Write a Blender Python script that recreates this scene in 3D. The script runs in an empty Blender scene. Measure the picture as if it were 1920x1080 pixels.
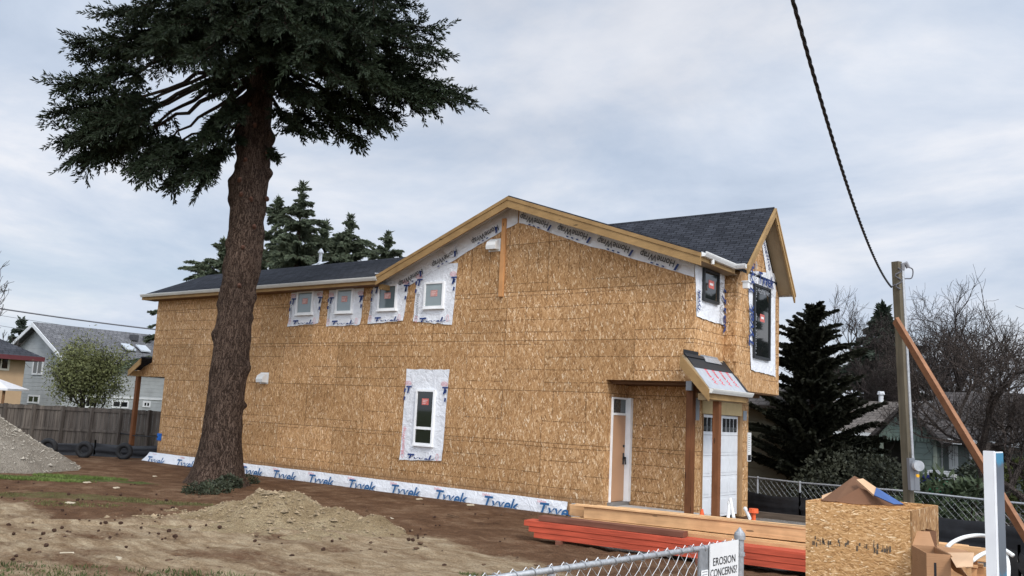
import bpy, math, random
import numpy as np
from mathutils import Vector, Matrix
random.seed(7); rng = np.random.default_rng(7)
S = bpy.context.scene
COL = S.collection
R = math.radians

# ------------------------------------------------------------------ camera
FPX, PITCH, ROLL, YAW = 1635.76, .142549, .0494232, 2.21604
CAM = np.array([8.1, -17.39, 1.95])
_F = np.array([math.cos(PITCH)*math.cos(YAW), math.cos(PITCH)*math.sin(YAW), math.sin(PITCH)])
_r = np.array([math.sin(YAW), -math.cos(YAW), 0.]); _u = np.cross(_r, _F)
_R = _r*math.cos(ROLL)+_u*math.sin(ROLL); _U = -_r*math.sin(ROLL)+_u*math.cos(ROLL)
cam = bpy.data.objects.new('camera', bpy.data.cameras.new('camera')); COL.objects.link(cam)
M = Matrix.Identity(4)
for i in range(3):
    M[i][0] = _R[i]; M[i][1] = _U[i]; M[i][2] = -_F[i]; M[i][3] = CAM[i]
cam.matrix_world = M
cam.data.sensor_width = 36; cam.data.sensor_fit = 'HORIZONTAL'
cam.data.lens = FPX/1920*36; cam.data.clip_end = 2000; cam.data.clip_start = .1
S.camera = cam

# ------------------------------------------------------------------ light
SUN_EL, SUN_AZ = 42, -30          # azimuth measured from +X towards +Y (scene axes)
w = bpy.data.worlds.new('World'); S.world = w; w.use_nodes = True
nt = w.node_tree; nt.nodes.clear(); N = nt.nodes.new; L = nt.links.new
sky = N('ShaderNodeTexSky'); sky.sky_type = 'NISHITA'; sky.sun_disc = False
sky.sun_elevation = R(SUN_EL); sky.sun_rotation = R(90-SUN_AZ)
bg = N('ShaderNodeBackground'); bg.inputs[1].default_value = .075; L(sky.outputs[0], bg.inputs[0])
tc = N('ShaderNodeTexCoord'); sep = N('ShaderNodeSeparateXYZ'); L(tc.outputs['Generated'], sep.inputs[0])
def wmath(op, a, b):
    m = N('ShaderNodeMath'); m.operation = op
    for i, v in enumerate((a, b)):
        if isinstance(v, (int, float)): m.inputs[i].default_value = v
        elif v is not None: L(v, m.inputs[i])
    return m.outputs[0]
zz = wmath('ADD', wmath('MAXIMUM', sep.outputs[2], 0), .22)
cb = N('ShaderNodeCombineXYZ'); L(wmath('DIVIDE', sep.outputs[0], zz), cb.inputs[0]); L(wmath('DIVIDE', sep.outputs[1], zz), cb.inputs[1])
def wnoise(scale, detail, off, rough=.55):
    mp = N('ShaderNodeMapping'); mp.inputs['Location'].default_value = (off, off*.7, 0); L(cb.outputs[0], mp.inputs[0])
    n = N('ShaderNodeTexNoise'); n.inputs['Scale'].default_value = scale; n.inputs['Detail'].default_value = detail
    n.inputs['Roughness'].default_value = rough; n.inputs['Distortion'].default_value = .35; L(mp.outputs[0], n.inputs[0]); return n.outputs[0]
def wramp(src, stops):
    r = N('ShaderNodeValToRGB'); L(src, r.inputs[0]); e = r.color_ramp.elements
    while len(e) < len(stops): e.new(.5)
    for el, (p, c) in zip(e, stops): el.position = p; el.color = (*c, 1)
    return r.outputs[0]
ccol = wramp(wnoise(1.35, 8, 3.1, .6), [(.28, (.37, .435, .54)), (.42, (.445, .505, .605)), (.52, (.525, .57, .65)), (.61, (.62, .64, .69)), (.75, (.71, .71, .735))])
bgc = N('ShaderNodeBackground'); L(ccol, bgc.inputs[0])
vd = N('ShaderNodeVectorMath'); vd.operation = 'DOT_PRODUCT'; L(tc.outputs['Generated'], vd.inputs[0])      # the veil is brightest round the hidden sun
vd.inputs[1].default_value = (math.cos(R(SUN_EL))*math.cos(R(SUN_AZ)), math.cos(R(SUN_EL))*math.sin(R(SUN_AZ)), math.sin(R(SUN_EL)))
L(wmath('ADD', 1.0, wmath('MULTIPLY', wmath('POWER', wmath('MAXIMUM', vd.outputs['Value'], 0), 1.5), 2.6)), bgc.inputs[1])
cover = wramp(wnoise(.8, 5, 11.3), [(.34, (.62,)*3), (.56, (1,)*3)])
mx = N('ShaderNodeMixShader'); L(cover, mx.inputs[0]); L(bg.outputs[0], mx.inputs[1]); L(bgc.outputs[0], mx.inputs[2])
out = N('ShaderNodeOutputWorld'); L(mx.outputs[0], out.inputs[0])
sun = bpy.data.objects.new('sun', bpy.data.lights.new('sun', 'SUN')); COL.objects.link(sun)
sun.data.energy = 1.5; sun.data.angle = R(14); sun.data.color = (1, .95, .88)
sd = Vector((math.cos(R(SUN_EL))*math.cos(R(SUN_AZ)), math.cos(R(SUN_EL))*math.sin(R(SUN_AZ)), math.sin(R(SUN_EL))))
sun.rotation_euler = sd.to_track_quat('Z', 'Y').to_euler(); sun.location = sd*60
S.view_settings.view_transform = 'Standard'; S.view_settings.look = 'None'
S.view_settings.exposure = .45; S.view_settings.gamma = 1

# ------------------------------------------------------------------ helpers
def ray(px, py): return _F + _R*(px-960)/FPX - _U*(py-540)/FPX
def on_y(px, py, y=0.): d = ray(px, py); return CAM+d*((y-CAM[1])/d[1])
def on_x(px, py, x=0.): d = ray(px, py); return CAM+d*((x-CAM[0])/d[0])
def on_z(px, py, z=0.): d = ray(px, py); return CAM+d*((z-CAM[2])/d[2])
HD = np.array([math.cos(YAW), math.sin(YAW), 0])
def at(px, py, D): d = ray(px, py); return CAM+d*(D/(d@HD))      # point at horizontal distance D along the heading
def _h(i, j, k=0):
    v = np.sin(i*127.1+j*311.7+k*74.7)*43758.5453; return v-np.floor(v)
def vnoise(x, y, k=0):
    x = np.asarray(x, float); y = np.asarray(y, float)
    i = np.floor(x); j = np.floor(y); u = x-i; v = y-j; u = u*u*(3-2*u); v = v*v*(3-2*v)
    return (_h(i, j, k)*(1-u)+_h(i+1, j, k)*u)*(1-v)+(_h(i, j+1, k)*(1-u)+_h(i+1, j+1, k)*u)*v
def fbm(x, y, k=0, o=4):
    s = 0; a = .5
    for q in range(o): s = s+a*vnoise(np.asarray(x)*2**q, np.asarray(y)*2**q, k+q); a *= .5
    return s
def sst(a, b, x): t = np.clip((np.asarray(x, float)-a)/(b-a), 0, 1); return t*t*(3-2*t)
def gz(x, y): return -.31+.27*sst(.5, 9.5, -np.asarray(y, float))*sst(-30, -4, x)+.04*sst(-14, -24, x)
def ground(px, py):
    z = -.2
    for _ in range(6): p = on_z(px, py, z); z = float(gz(p[0], p[1]))
    p[2] = z; return p

class MB:
    def __init__(s): s.v = []; s.f = []; s.m = []; s.n = 0; s.big = []
    def add(s, vs, fs, m=0):
        o = s.n; s.v.extend([tuple(map(float, p)) for p in vs]); s.n += len(vs)
        s.f.extend([tuple(o+i for i in f) for f in fs]); s.m.extend([m]*len(fs)); return s
    def box(s, a, b, m=0):
        x0, y0, z0 = a; x1, y1, z1 = b
        return s.add([(x0,y0,z0),(x1,y0,z0),(x1,y1,z0),(x0,y1,z0),(x0,y0,z1),(x1,y0,z1),(x1,y1,z1),(x0,y1,z1)],
            [(0,3,2,1),(4,5,6,7),(0,1,5,4),(1,2,6,5),(2,3,7,6),(3,0,4,7)], m)
    def obox(s, c, ax, ay, az, m=0):         # centre and three half-axes
        c, ax, ay, az = map(np.array, (c, ax, ay, az)); vs = []
        for k in (-1, 1):
            for (i, j) in ((-1,-1),(1,-1),(1,1),(-1,1)): vs.append(c+ax*i+ay*j+az*k)
        return s.add(vs, [(0,3,2,1),(4,5,6,7),(0,1,5,4),(1,2,6,5),(2,3,7,6),(3,0,4,7)], m)
    def beam(s, p, q, w, h, m=0, up=(0,0,1)):
        p, q = np.array(p, float), np.array(q, float); d = q-p; Ln = np.linalg.norm(d); d /= Ln
        sd = np.cross(d, up); sd /= np.linalg.norm(sd); u = np.cross(sd, d)
        return s.obox((p+q)/2, d*Ln/2, sd*w/2, u*h/2, m)
    def prism(s, poly, ext, m=0):            # 3d polygon swept by vector ext
        n = len(poly); e = np.array(ext, float); a = [np.array(p, float) for p in poly]
        return s.add(a+[p+e for p in a], [tuple(range(n))[::-1], tuple(range(n, 2*n))]+[(i, (i+1)%n, n+(i+1)%n, n+i) for i in range(n)], m)
    def tube(s, pts, r, n=6, m=0, cap=True):
        pts = [np.array(p, float) for p in pts]; k = len(pts)
        rs = r if hasattr(r, '__len__') else [r]*k
        vs = []; ref = None
        for i, p in enumerate(pts):
            d = pts[min(i+1, k-1)]-pts[max(i-1, 0)]; d = d/(np.linalg.norm(d)+1e-9)
            if ref is None: ref = np.cross(d, (0,0,1) if abs(d[2]) < .9 else (1,0,0))
            ref = ref-d*(ref@d); ref = ref/(np.linalg.norm(ref)+1e-9); b = np.cross(d, ref)
            for j in range(n): a = 2*math.pi*j/n; vs.append(p+rs[i]*(math.cos(a)*ref+math.sin(a)*b))
        fs = [(i*n+j, i*n+(j+1)%n, (i+1)*n+(j+1)%n, (i+1)*n+j) for i in range(k-1) for j in range(n)]
        if cap: fs += [tuple(range(n))[::-1], tuple((k-1)*n+j for j in range(n))]
        return s.add(vs, fs, m)
    def quads(s, arr, m=0):                  # numpy (k,4,3)
        s.big.append((np.asarray(arr, float), m)); return s
    def flat(s, tm, o, ux, uy, m=0):         # 2d mesh (verts,faces) laid on a plane
        o, ux, uy = map(np.array, (o, ux, uy)); vs, fs = tm
        return s.add([o+ux*p[0]+uy*p[1] for p in vs], fs, m)
    def arrays(s):
        V = np.array(s.v, float).reshape(-1, 3); return V
    def build(s, name, mats, parent=None, origin=None, smooth=False):
        me = bpy.data.meshes.new(name)
        V = s.arrays(); faces = list(s.f); midx = list(s.m)
        if s.big:
            n0 = len(V); B = [a.reshape(-1, 3) for a, _ in s.big]; V = np.vstack([V]+B)
            nq = sum(len(a) for a, _ in s.big)
            loops = np.concatenate([np.array([i for f in faces for i in f], int), n0+np.arange(nq*4)])
            sizes = np.concatenate([np.array([len(f) for f in faces], int), np.full(nq, 4)])
            midx = np.concatenate([np.array(midx, int)]+[np.full(len(a), m) for a, m in s.big])
        else:
            loops = np.array([i for f in faces for i in f], int); sizes = np.array([len(f) for f in faces], int); midx = np.array(midx, int)
        if parent is not None: org = wloc(parent)
        elif origin is not None: org = np.array(origin, float)
        else: org = np.array([(V[:,0].min()+V[:,0].max())/2, (V[:,1].min()+V[:,1].max())/2, V[:,2].min()])
        V = V-org
        me.vertices.add(len(V)); me.vertices.foreach_set('co', V.ravel())
        me.loops.add(len(loops)); me.loops.foreach_set('vertex_index', loops.astype(np.int32))
        st = np.concatenate([[0], np.cumsum(sizes)[:-1]]); me.polygons.add(len(sizes))
        me.polygons.foreach_set('loop_start', st.astype(np.int32)); me.polygons.foreach_set('loop_total', sizes.astype(np.int32))
        for mt in (mats if isinstance(mats, (list, tuple)) else [mats]): me.materials.append(mt)
        me.polygons.foreach_set('material_index', midx.astype(np.int32))
        me.polygons.foreach_set('use_smooth', np.full(len(sizes), smooth, bool))
        me.update(calc_edges=True); me.validate()
        o = bpy.data.objects.new(name, me); COL.objects.link(o)
        if parent is not None: o.parent = parent
        else: o.location = org
        return o
def wloc(o):
    p = np.zeros(3)
    while o is not None: p = p+np.array(o.location); o = o.parent
    return p
def tag(o, label, cat, group=None, kind=None):
    o['label'] = label; o['category'] = cat
    if group: o['group'] = group
    if kind: o['kind'] = kind
    return o
def thing(name, label, cat, loc, group=None, rz=0):
    o = bpy.data.objects.new(name, None); o.empty_display_size = .2; COL.objects.link(o)
    o.location = tuple(map(float, loc)); o.rotation_euler = (0, 0, rz); return tag(o, label, cat, group)
def struct(o): o['kind'] = 'structure'; return o
_tc = {}
def text2d(s, size=1, shear=0, off=0, align='LEFT', sx=1):
    k = (s, shear, off, align)
    if k not in _tc:
        c = bpy.data.curves.new('t', 'FONT'); c.body = s; c.size = 1; c.shear = shear; c.offset = off; c.align_x = align; c.resolution_u = 3
        o = bpy.data.objects.new('t', c); COL.objects.link(o)
        bpy.context.view_layer.update()
        me = o.evaluated_get(bpy.context.evaluated_depsgraph_get()).to_mesh()
        _tc[k] = ([(v.co.x, v.co.y) for v in me.vertices], [tuple(p.vertices) for p in me.polygons])
        bpy.data.objects.remove(o)
    vs, fs = _tc[k]; return ([(x*size*sx, y*size) for x, y in vs], fs)
def clip2d(tm, y0, y1):                      # drop / clamp the part of a lettering beyond y0..y1
    vs, fs = tm; return ([(x, min(max(y, y0), y1)) for x, y in vs], fs)
def ring2d(cx, cy, rx, ry, t, n=20):
    vs = []; fs = []
    for i in range(n):
        a = 2*math.pi*i/n; vs += [(cx+rx*math.cos(a), cy+ry*math.sin(a)), (cx+(rx-t)*math.cos(a), cy+(ry-t)*math.sin(a))]
        j = (i+1) % n; fs.append((2*i, 2*j, 2*j+1, 2*i+1))
    return vs, fs

# ------------------------------------------------------------------ materials
class MT:
    def __init__(s, name, rough=.8, spec=.3, metal=0):
        s.m = bpy.data.materials.new(name); s.m.use_nodes = True; s.t = s.m.node_tree
        s.b = s.t.nodes['Principled BSDF']; s.b.inputs['Roughness'].default_value = rough
        s.b.inputs['Specular IOR Level'].default_value = spec; s.b.inputs['Metallic'].default_value = metal
        s.tc = s.n('ShaderNodeTexCoord')
    def n(s, t, **k):
        x = s.t.nodes.new(t)
        for a, v in k.items(): setattr(x, a, v)
        return x
    def put(s, sock, v):
        if isinstance(v, bpy.types.NodeSocket): s.t.links.new(v, sock)
        elif isinstance(v, tuple) and len(v) == 3 and sock.type == 'RGBA': sock.default_value = (*v, 1)
        else: sock.default_value = v
    def math(s, op, a, b=0., c=None):
        x = s.n('ShaderNodeMath', operation=op); s.put(x.inputs[0], a); s.put(x.inputs[1], b)
        if c is not None: s.put(x.inputs[2], c)
        return x.outputs[0]
    def obj(s): return s.tc.outputs['Object']
    def sep(s, v): x = s.n('ShaderNodeSeparateXYZ'); s.put(x.inputs[0], v); return x.outputs
    def comb(s, a, b, c=0.): x = s.n('ShaderNodeCombineXYZ'); [s.put(x.inputs[i], v) for i, v in enumerate((a, b, c))]; return x.outputs[0]
    def mapn(s, v, scale=(1,1,1), rot=(0,0,0), loc=(0,0,0)):
        x = s.n('ShaderNodeMapping'); s.put(x.inputs[0], v); x.inputs['Scale'].default_value = scale; x.inputs['Rotation'].default_value = rot; x.inputs['Location'].default_value = loc; return x.outputs[0]
    def noise(s, v, scale=5, detail=4, rough=.55, dist=0, col=False):
        x = s.n('ShaderNodeTexNoise'); s.put(x.inputs['Vector'], v)
        for k, q in (('Scale', scale), ('Detail', detail), ('Roughness', rough), ('Distortion', dist)): x.inputs[k].default_value = q
        return x.outputs[1 if col else 0]
    def voro(s, v, scale=1, feat='F1', dims='3D', rand=1):
        x = s.n('ShaderNodeTexVoronoi', feature=feat, voronoi_dimensions=dims); s.put(x.inputs['Vector'], v); x.inputs['Scale'].default_value = scale; x.inputs['Randomness'].default_value = rand; return x.outputs
    def white(s, v): x = s.n('ShaderNodeTexWhiteNoise', noise_dimensions='3D'); s.put(x.inputs[0], v); return x.outputs[0]
    def ramp(s, f, stops, const=False):
        x = s.n('ShaderNodeValToRGB'); s.put(x.inputs[0], f); e = x.color_ramp.elements
        if const: x.color_ramp.interpolation = 'CONSTANT'
        while len(e) < len(stops): e.new(.5)
        for el, (p, c) in zip(e, stops): el.position = p; el.color = (*c, 1) if len(c) == 3 else c
        return x.outputs[0]
    def mix(s, f, a, b, mode='MIX'):
        x = s.n('ShaderNodeMix', data_type='RGBA', blend_type=mode); s.put(x.inputs[0], f); s.put(x.inputs[6], a); s.put(x.inputs[7], b); return x.outputs[2]
    def bump(s, h, dist=.02, strength=1):
        x = s.n('ShaderNodeBump'); x.inputs['Distance'].default_value = dist; x.inputs['Strength'].default_value = strength; s.put(x.inputs['Height'], h); s.put(s.b.inputs['Normal'], x.outputs[0])
    def col(s, c): s.put(s.b.inputs['Base Color'], c); return s
def simple(name, c, rough=.7, var=.15, scale=6, spec=.3, metal=0, bump=0, stretch=(1,1,1)):
    m = MT(name, rough, spec, metal); f = m.noise(m.mapn(m.obj(), stretch), scale, 5)
    lo = tuple(x*(1-var) for x in c); hi = tuple(min(1, x*(1+var)) for x in c)
    m.col(m.ramp(f, [(.3, lo), (.7, hi)]))
    if bump: m.bump(f, bump)
    return m.m
def osb(name, vertical=True, lines=True, tint=(1,1,1), gable=False):
    m = MT(name, .75, .2); x, y, z = m.sep(m.obj()); u = m.math('ADD', x, y); uv = m.comb(u, z, 0.)
    wob = m.noise(uv, 3.5, 2, col=True); mixw = m.n('ShaderNodeVectorMath', operation='MULTIPLY_ADD')
    m.put(mixw.inputs[0], wob); mixw.inputs[1].default_value = (.05, .05, 0); m.put(mixw.inputs[2], uv); uv2 = mixw.outputs[0]
    a, b = ((40, 7.0) if vertical else (19, 100))
    vals = []
    for rt, lo, k in ((R(15 if vertical else 9), 0, 1.), (R(-20 if vertical else -13), 3.3, 1.25), (R(44 if vertical else 28), 7.1, 1.1)):
        # rotate first, then stretch: strands a few centimetres wide and some fifteen long
        v = m.mapn(m.mapn(uv2, rot=(0, 0, rt), loc=(lo, lo*1.7, 0)), (a*k, b*k, 1))
        vals.append(m.sep(m.voro(v, 1, dims='2D')[1])[0])
    s1 = m.ramp(vals[0], [(0, (.20,.10,.036)), (.25, (0.392,0.211,0.083)), (.72, (0.496,0.283,0.122)), (.9, (0.600,0.376,0.181)), (1, (.82,.64,.41))])
    s2 = m.ramp(vals[1], [(0, (.22,.11,.042)), (.3, (0.414,0.225,0.090)), (.75, (0.512,0.299,0.132)), (.92, (0.654,0.422,0.216)), (1, (.86,.69,.46))])
    s3 = m.ramp(vals[2], [(0, (.27,.14,.055)), (.6, (0.436,0.239,0.098)), (1, (0.654,0.422,0.216))])
    sel = m.noise(uv, 15 if vertical else 26, 2); c = m.mix(m.ramp(sel, [(.42, (0,0,0)), (.52, (1,1,1))]), s1, s2)
    c = m.mix(m.ramp(m.noise(m.mapn(uv, loc=(5, 2, 0)), 12 if vertical else 22, 2), [(.52, (0,0,0)), (.6, (1,1,1))]), c, s3)
    big = m.noise(uv, .55, 3); c = m.mix(1., c, m.ramp(big, [(.3, (.86,.85,.84)), (.7, (1.1,1.1,1.1))]), 'MULTIPLY')
    # tone of each sheet, its joints and the printed nailing lines
    pv = m.math('FLOOR', m.math('DIVIDE', m.math('ADD', z, .85), 1.22))
    pu = m.math('FLOOR', m.math('ADD', m.math('DIVIDE', u, 2.44), m.math('MULTIPLY', pv, .5)))
    tone = m.white(m.comb(pu, pv, 1.)); tf = m.ramp(tone, [(0, (.84,.83,.81)), (1, (1.07,1.07,1.08))])
    c = m.mix(1., c, tf, 'MULTIPLY'); c = m.mix(1., c, tuple(v*k_ for v, k_ in zip(tint, (1.02,1.035,1.10))), 'MULTIPLY')
    if lines:
        def rows(coord, along, pitch, seglen, keep, wd, k):
            q = m.math('DIVIDE', m.math('ADD', coord, m.math('MULTIPLY', m.noise(m.comb(along, 0., float(k)), .5, 1), .05)), pitch); fr = m.math('FRACT', q)
            ln = m.math('LESS_THAN', fr, wd/pitch)
            wn = m.white(m.comb(m.math('FLOOR', m.math('DIVIDE', along, seglen)), m.math('FLOOR', q), float(k)))
            dots = m.math('GREATER_THAN', m.noise(m.comb(along, coord, 0.), 14, 2), .44)
            return m.math('MULTIPLY', m.math('MULTIPLY', ln, dots), m.math('LESS_THAN', wn, keep))
        if gable:
            hi = m.math('MAXIMUM', m.math('GREATER_THAN', z, 5.68), m.math('MULTIPLY', m.math('GREATER_THAN', z, 2.24), m.math('LESS_THAN', z, 2.82))); lo_ = m.math('SUBTRACT', 1., hi)
            l = m.math('MAXIMUM', m.math('MULTIPLY', lo_, rows(z, u, .305, 1.22, .62, .021, 1)), m.math('MULTIPLY', hi, rows(u, z, .305, .9, .6, .022, 2)))
            l = m.math('MAXIMUM', l, m.math('MULTIPLY', rows(u, z, .61, 1.22, .22, .018, 3), .8))
        else:
            l = m.math('MAXIMUM', rows(z, u, .305, 1.22, .62, .021, 1), m.math('MULTIPLY', rows(u, z, .61, 1.22, .3, .018, 3), .8))
        j1 = m.math('LESS_THAN', m.math('FRACT', m.math('DIVIDE', m.math('ADD', z, .85), 1.22)), .016)
        j2 = m.math('LESS_THAN', m.math('FRACT', m.math('ADD', m.math('DIVIDE', u, 2.44), m.math('MULTIPLY', pv, .5))), .005)
        l = m.math('MAXIMUM', l, m.math('MAXIMUM', j1, j2))
        c = m.mix(m.math('MULTIPLY', l, .62), c, (.075,.036,.014))
    if gable:                             # rain-splashed dirt along the bottom of the wall
        dz_ = m.math('ADD', z, m.math('MULTIPLY', m.noise(uv, 2.2, 5, .7), -.7)); c = m.mix(m.ramp(dz_, [(0, (.55,.55,.55)), (.06, (.3,.3,.3)), (.2, (0,0,0))]), c, (.20,.115,.06))
    m.col(c); m.bump(vals[0], .004, .6); return m.m
def wood(name, c, along='x', rough=.65, var=.35, scale=1., dark=None):
    m = MT(name, rough, .25); st = {'x': (1.2, 22, 22), 'y': (22, 1.2, 22), 'z': (22, 22, 1.2)}[along]
    info = m.n('ShaderNodeObjectInfo'); off = m.n('ShaderNodeVectorMath', operation='ADD'); m.put(off.inputs[0], m.obj())
    m.put(off.inputs[1], m.comb(m.math('MULTIPLY', info.outputs['Random'], 9.), m.math('MULTIPLY', info.outputs['Random'], 5.), 0.))
    f = m.noise(m.mapn(off.outputs[0], tuple(a*scale for a in st)), 1, 5, .6, .6)
    g = m.noise(off.outputs[0], 2.5, 3)
    cc = m.ramp(f, [(.28, tuple(x*(1-var) for x in c)), (.72, tuple(x*(1+var*.6) for x in c))])
    cc = m.mix(1., cc, m.ramp(g, [(.3, (.78,.76,.74)), (.7, (1.1,1.1,1.1))]), 'MULTIPLY')
    rv = m.ramp(info.outputs['Random'], [(0, (.85,.84,.82)), (1, (1.1,1.1,1.1))]); cc = m.mix(1., cc, rv, 'MULTIPLY')
    kn = m.voro(m.mapn(off.outputs[0], {'x': (1.3,5,5), 'y': (5,1.3,5), 'z': (5,5,1.3)}[along]), 1)[0]
    cc = m.mix(m.math('LESS_THAN', kn, .09), cc, tuple(x*.35 for x in c))
    m.col(cc); m.bump(f, .003); return m.m
def shingle(name, c0, c1, axis='x', row=.145):
    # axis: object axis that runs along the eave; the other horizontal axis climbs the slope
    m = MT(name, .9, .15); x, y, z = m.sep(m.obj()); u = x if axis == 'x' else y
    t = m.n('ShaderNodeTexBrick'); m.put(t.inputs['Vector'], m.comb(m.math('ADD', u, 40.), m.math('ADD', m.math('MULTIPLY', z, 2.2), 2.), 0.))
    t.inputs['Scale'].default_value = 1; t.inputs['Brick Width'].default_value = .27; t.inputs['Row Height'].default_value = row
    t.inputs['Mortar Size'].default_value = .011; t.inputs['Mortar Smooth'].default_value = .3; t.offset = .37
    t.inputs['Color1'].default_value = (*c0, 1); t.inputs['Color2'].default_value = (*c1, 1); t.inputs['Mortar'].default_value = (*(v*.3 for v in c0), 1)
    c = m.mix(1., t.outputs[0], m.ramp(m.noise(m.obj(), 1.1, 6, .7), [(.3, (.75,.75,.75)), (.7, (1.3,1.3,1.3))]), 'MULTIPLY')
    c = m.mix(1., c, m.ramp(m.noise(m.obj(), 60, 2), [(.3, (.7,.7,.7)), (.7, (1.35,1.35,1.35))]), 'MULTIPLY')
    m.col(c); m.bump(t.outputs[1], -.012); return m.m
def wrapmat(name, c=(.74,.75,.77)):
    m = MT(name, .5, .35); n1 = m.noise(m.obj(), 4.5, 5, .6, 1.2); n2 = m.noise(m.obj(), 19, 3, .5, 1.)
    m.col(m.ramp(n1, [(.3, tuple(v*.9 for v in c)), (.7, c)])); m.bump(m.math('ADD', n1, m.math('MULTIPLY', n2, .25)), .05, .8); return m.m
def barkmat(name, c0, c1, vs=1.):
    m = MT(name, .95, .1); wv = m.noise(m.obj(), 4, 5, .7, col=True); ad = m.n('ShaderNodeVectorMath', operation='MULTIPLY_ADD')
    m.put(ad.inputs[0], wv); ad.inputs[1].default_value = (.22,.22,.5); m.put(ad.inputs[2], m.obj())
    e = m.voro(m.mapn(ad.outputs[0], (24*vs, 24*vs, 2.2*vs)), 1, 'DISTANCE_TO_EDGE')[0]
    f = m.noise(m.mapn(ad.outputs[0], (30*vs, 30*vs, 4*vs)), 1, 8, .75); h = m.noise(m.obj(), 40*vs, 6, .8)
    k = m.math('MULTIPLY', m.ramp(e, [(0, (.25,.25,.25)), (.16, (1,1,1))]), m.math('ADD', m.math('MULTIPLY', f, .75), m.math('MULTIPLY', h, .3)))
    c = m.ramp(k, [(.16, tuple(v*.4 for v in c0)), (.40, c0), (.68, c1)])
    c = m.mix(1., c, m.ramp(m.noise(m.obj(), 1.4, 6, .7), [(.3, (.68,.67,.66)), (.7, (1.25,1.2,1.15))]), 'MULTIPLY')
    m.col(c); m.bump(k, .08, 1.); return m.m
def leafmat(name, c, var=.5, scale=1.2, trans=0):
    m = MT(name, .6, .2); f = m.noise(m.obj(), scale, 4); g = m.noise(m.obj(), scale*9, 2)
    cc = m.ramp(f, [(.3, tuple(v*(1-var) for v in c)), (.7, tuple(v*(1+var*.7) for v in c))])
    cc = m.mix(1., cc, m.ramp(g, [(.3, (.7,.72,.7)), (.7, (1.3,1.25,1.2))]), 'MULTIPLY'); m.col(cc); return m.m
def siding(name, c, pitch=.15, vert=False):
    m = MT(name, .7, .25); x, y, z = m.sep(m.obj()); q = m.math('ADD', x, y) if vert else z
    fr = m.math('FRACT', m.math('DIVIDE', q, pitch)); f = m.noise(m.obj(), 1.5, 5)
    cc = m.ramp(f, [(.3, tuple(v*.85 for v in c)), (.7, tuple(v*1.1 for v in c))])
    m.col(cc); m.bump(m.ramp(fr, [(0, (0,0,0)), (.12, (1,1,1)), (1, (.75,.75,.75))]), .008); return m.m
def glassmat(name, c, rough=.03):
    m = MT(name, rough, .8); f = m.noise(m.obj(), .9, 2); m.col(m.ramp(f, [(.35, tuple(v*.75 for v in c)), (.65, c)])); m.b.inputs['IOR'].default_value = 1.6; return m.m
def plain(name, c, rough=.6, metal=0, spec=.3): return simple(name, c, rough, .08, 3, spec, metal)

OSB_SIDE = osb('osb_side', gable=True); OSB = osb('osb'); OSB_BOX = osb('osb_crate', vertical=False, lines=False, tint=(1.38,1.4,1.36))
ROOF = shingle('dark_shingle', (.022,.024,.030), (.040,.043,.052), 'x'); ROOF_Y = shingle('dark_shingle_cross', (.022,.024,.030), (.040,.043,.052), 'y')
FASCIA = wood('primed_fascia', (.32,.20,.085), 'x', var=.10); FASCIA_Y = wood('primed_fascia_cross', (.36,.23,.10), 'y', var=.1)
WHITE = plain('white_paint', (.68,.68,.66), .4); GUTTER = plain('gutter_metal', (.62,.61,.57), .35); WRAP = wrapmat('house_wrap')
INK = plain('navy_ink', (.022,.045,.16), .5); INKB = plain('blue_ink', (.025,.11,.26), .5); PINK = plain('pink_ink', (.72,.30,.33), .5); GREYINK = plain('grey_ink', (.30,.31,.33), .5); BLACKINK = plain('black_ink', (.012,.012,.015), .6)
FRAMEW = plain('vinyl_frame', (.80,.80,.79), .35); FRAMEB = plain('dark_frame', (.022,.024,.026), .4)
GLASS_L = glassmat('sky_reflection_glass', (.25,.30,.305)); GLASS_D = glassmat('dark_glass', (.012,.014,.014))  # first one: grey-blue base colour stands in for sky mirrored in upper panes
STICK = simple('red_sticker', (.52,.13,.11), .5, .3, 25); STICKP = simple('pink_sticker', (.50,.24,.21), .5, .25, 25)
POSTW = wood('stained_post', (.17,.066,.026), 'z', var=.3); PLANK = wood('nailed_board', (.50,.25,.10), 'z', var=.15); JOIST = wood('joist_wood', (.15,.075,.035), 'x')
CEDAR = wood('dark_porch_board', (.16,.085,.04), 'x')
DOORM = simple('primer_door', (.43,.25,.145), .55, .05, 2); CONC = simple('concrete', (.42,.41,.39), .9, .15, 8, bump=.004)
GARAGE = plain('garage_white', (.62,.635,.65), .5); BLACK = plain('black_membrane', (.016,.017,.019), .55); STEEL = simple('galvanised', (.42,.43,.44), .45, .2, 30, .5, .6)
DARKIN = plain('dark_interior', (.012,.011,.010), .9); BLUE = plain('blue_plastic', (.02,.13,.45), .4); ORANGEP = plain('orange_plastic', (.75,.12,.035), .5)

# ------------------------------------------------------------------ ground
def grid_coords(lo, hi, step, far, g=1.28):
    a = list(np.arange(lo, hi+1e-6, step)); s = step
    while a[-1] < far: s *= g; a.append(a[-1]+s)
    s = step
    while a[0] > -far: s *= g; a.insert(0, a[0]-s)
    return np.array(a)
gx = grid_coords(-17, 9, .085, 700); gy = grid_coords(-16.5, 1.5, .085, 700)
GX, GY = np.meshgrid(gx, gy); GX0, GY0 = GX.ravel(), GY.ravel()
near = sst(40, 15, np.hypot(GX0-8, GY0+17))
GZ = gz(GX0, GY0)+near*((fbm(GX0*.8, GY0*.8, 3)-.47)*.16+(fbm(GX0*4.5, GY0*4.5, 9, 3)-.44)*.085+(vnoise(GX0*11, GY0*11, 5)-.5)*.025)*sst(.15, 1.2, -GY0+0*GX0)
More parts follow.
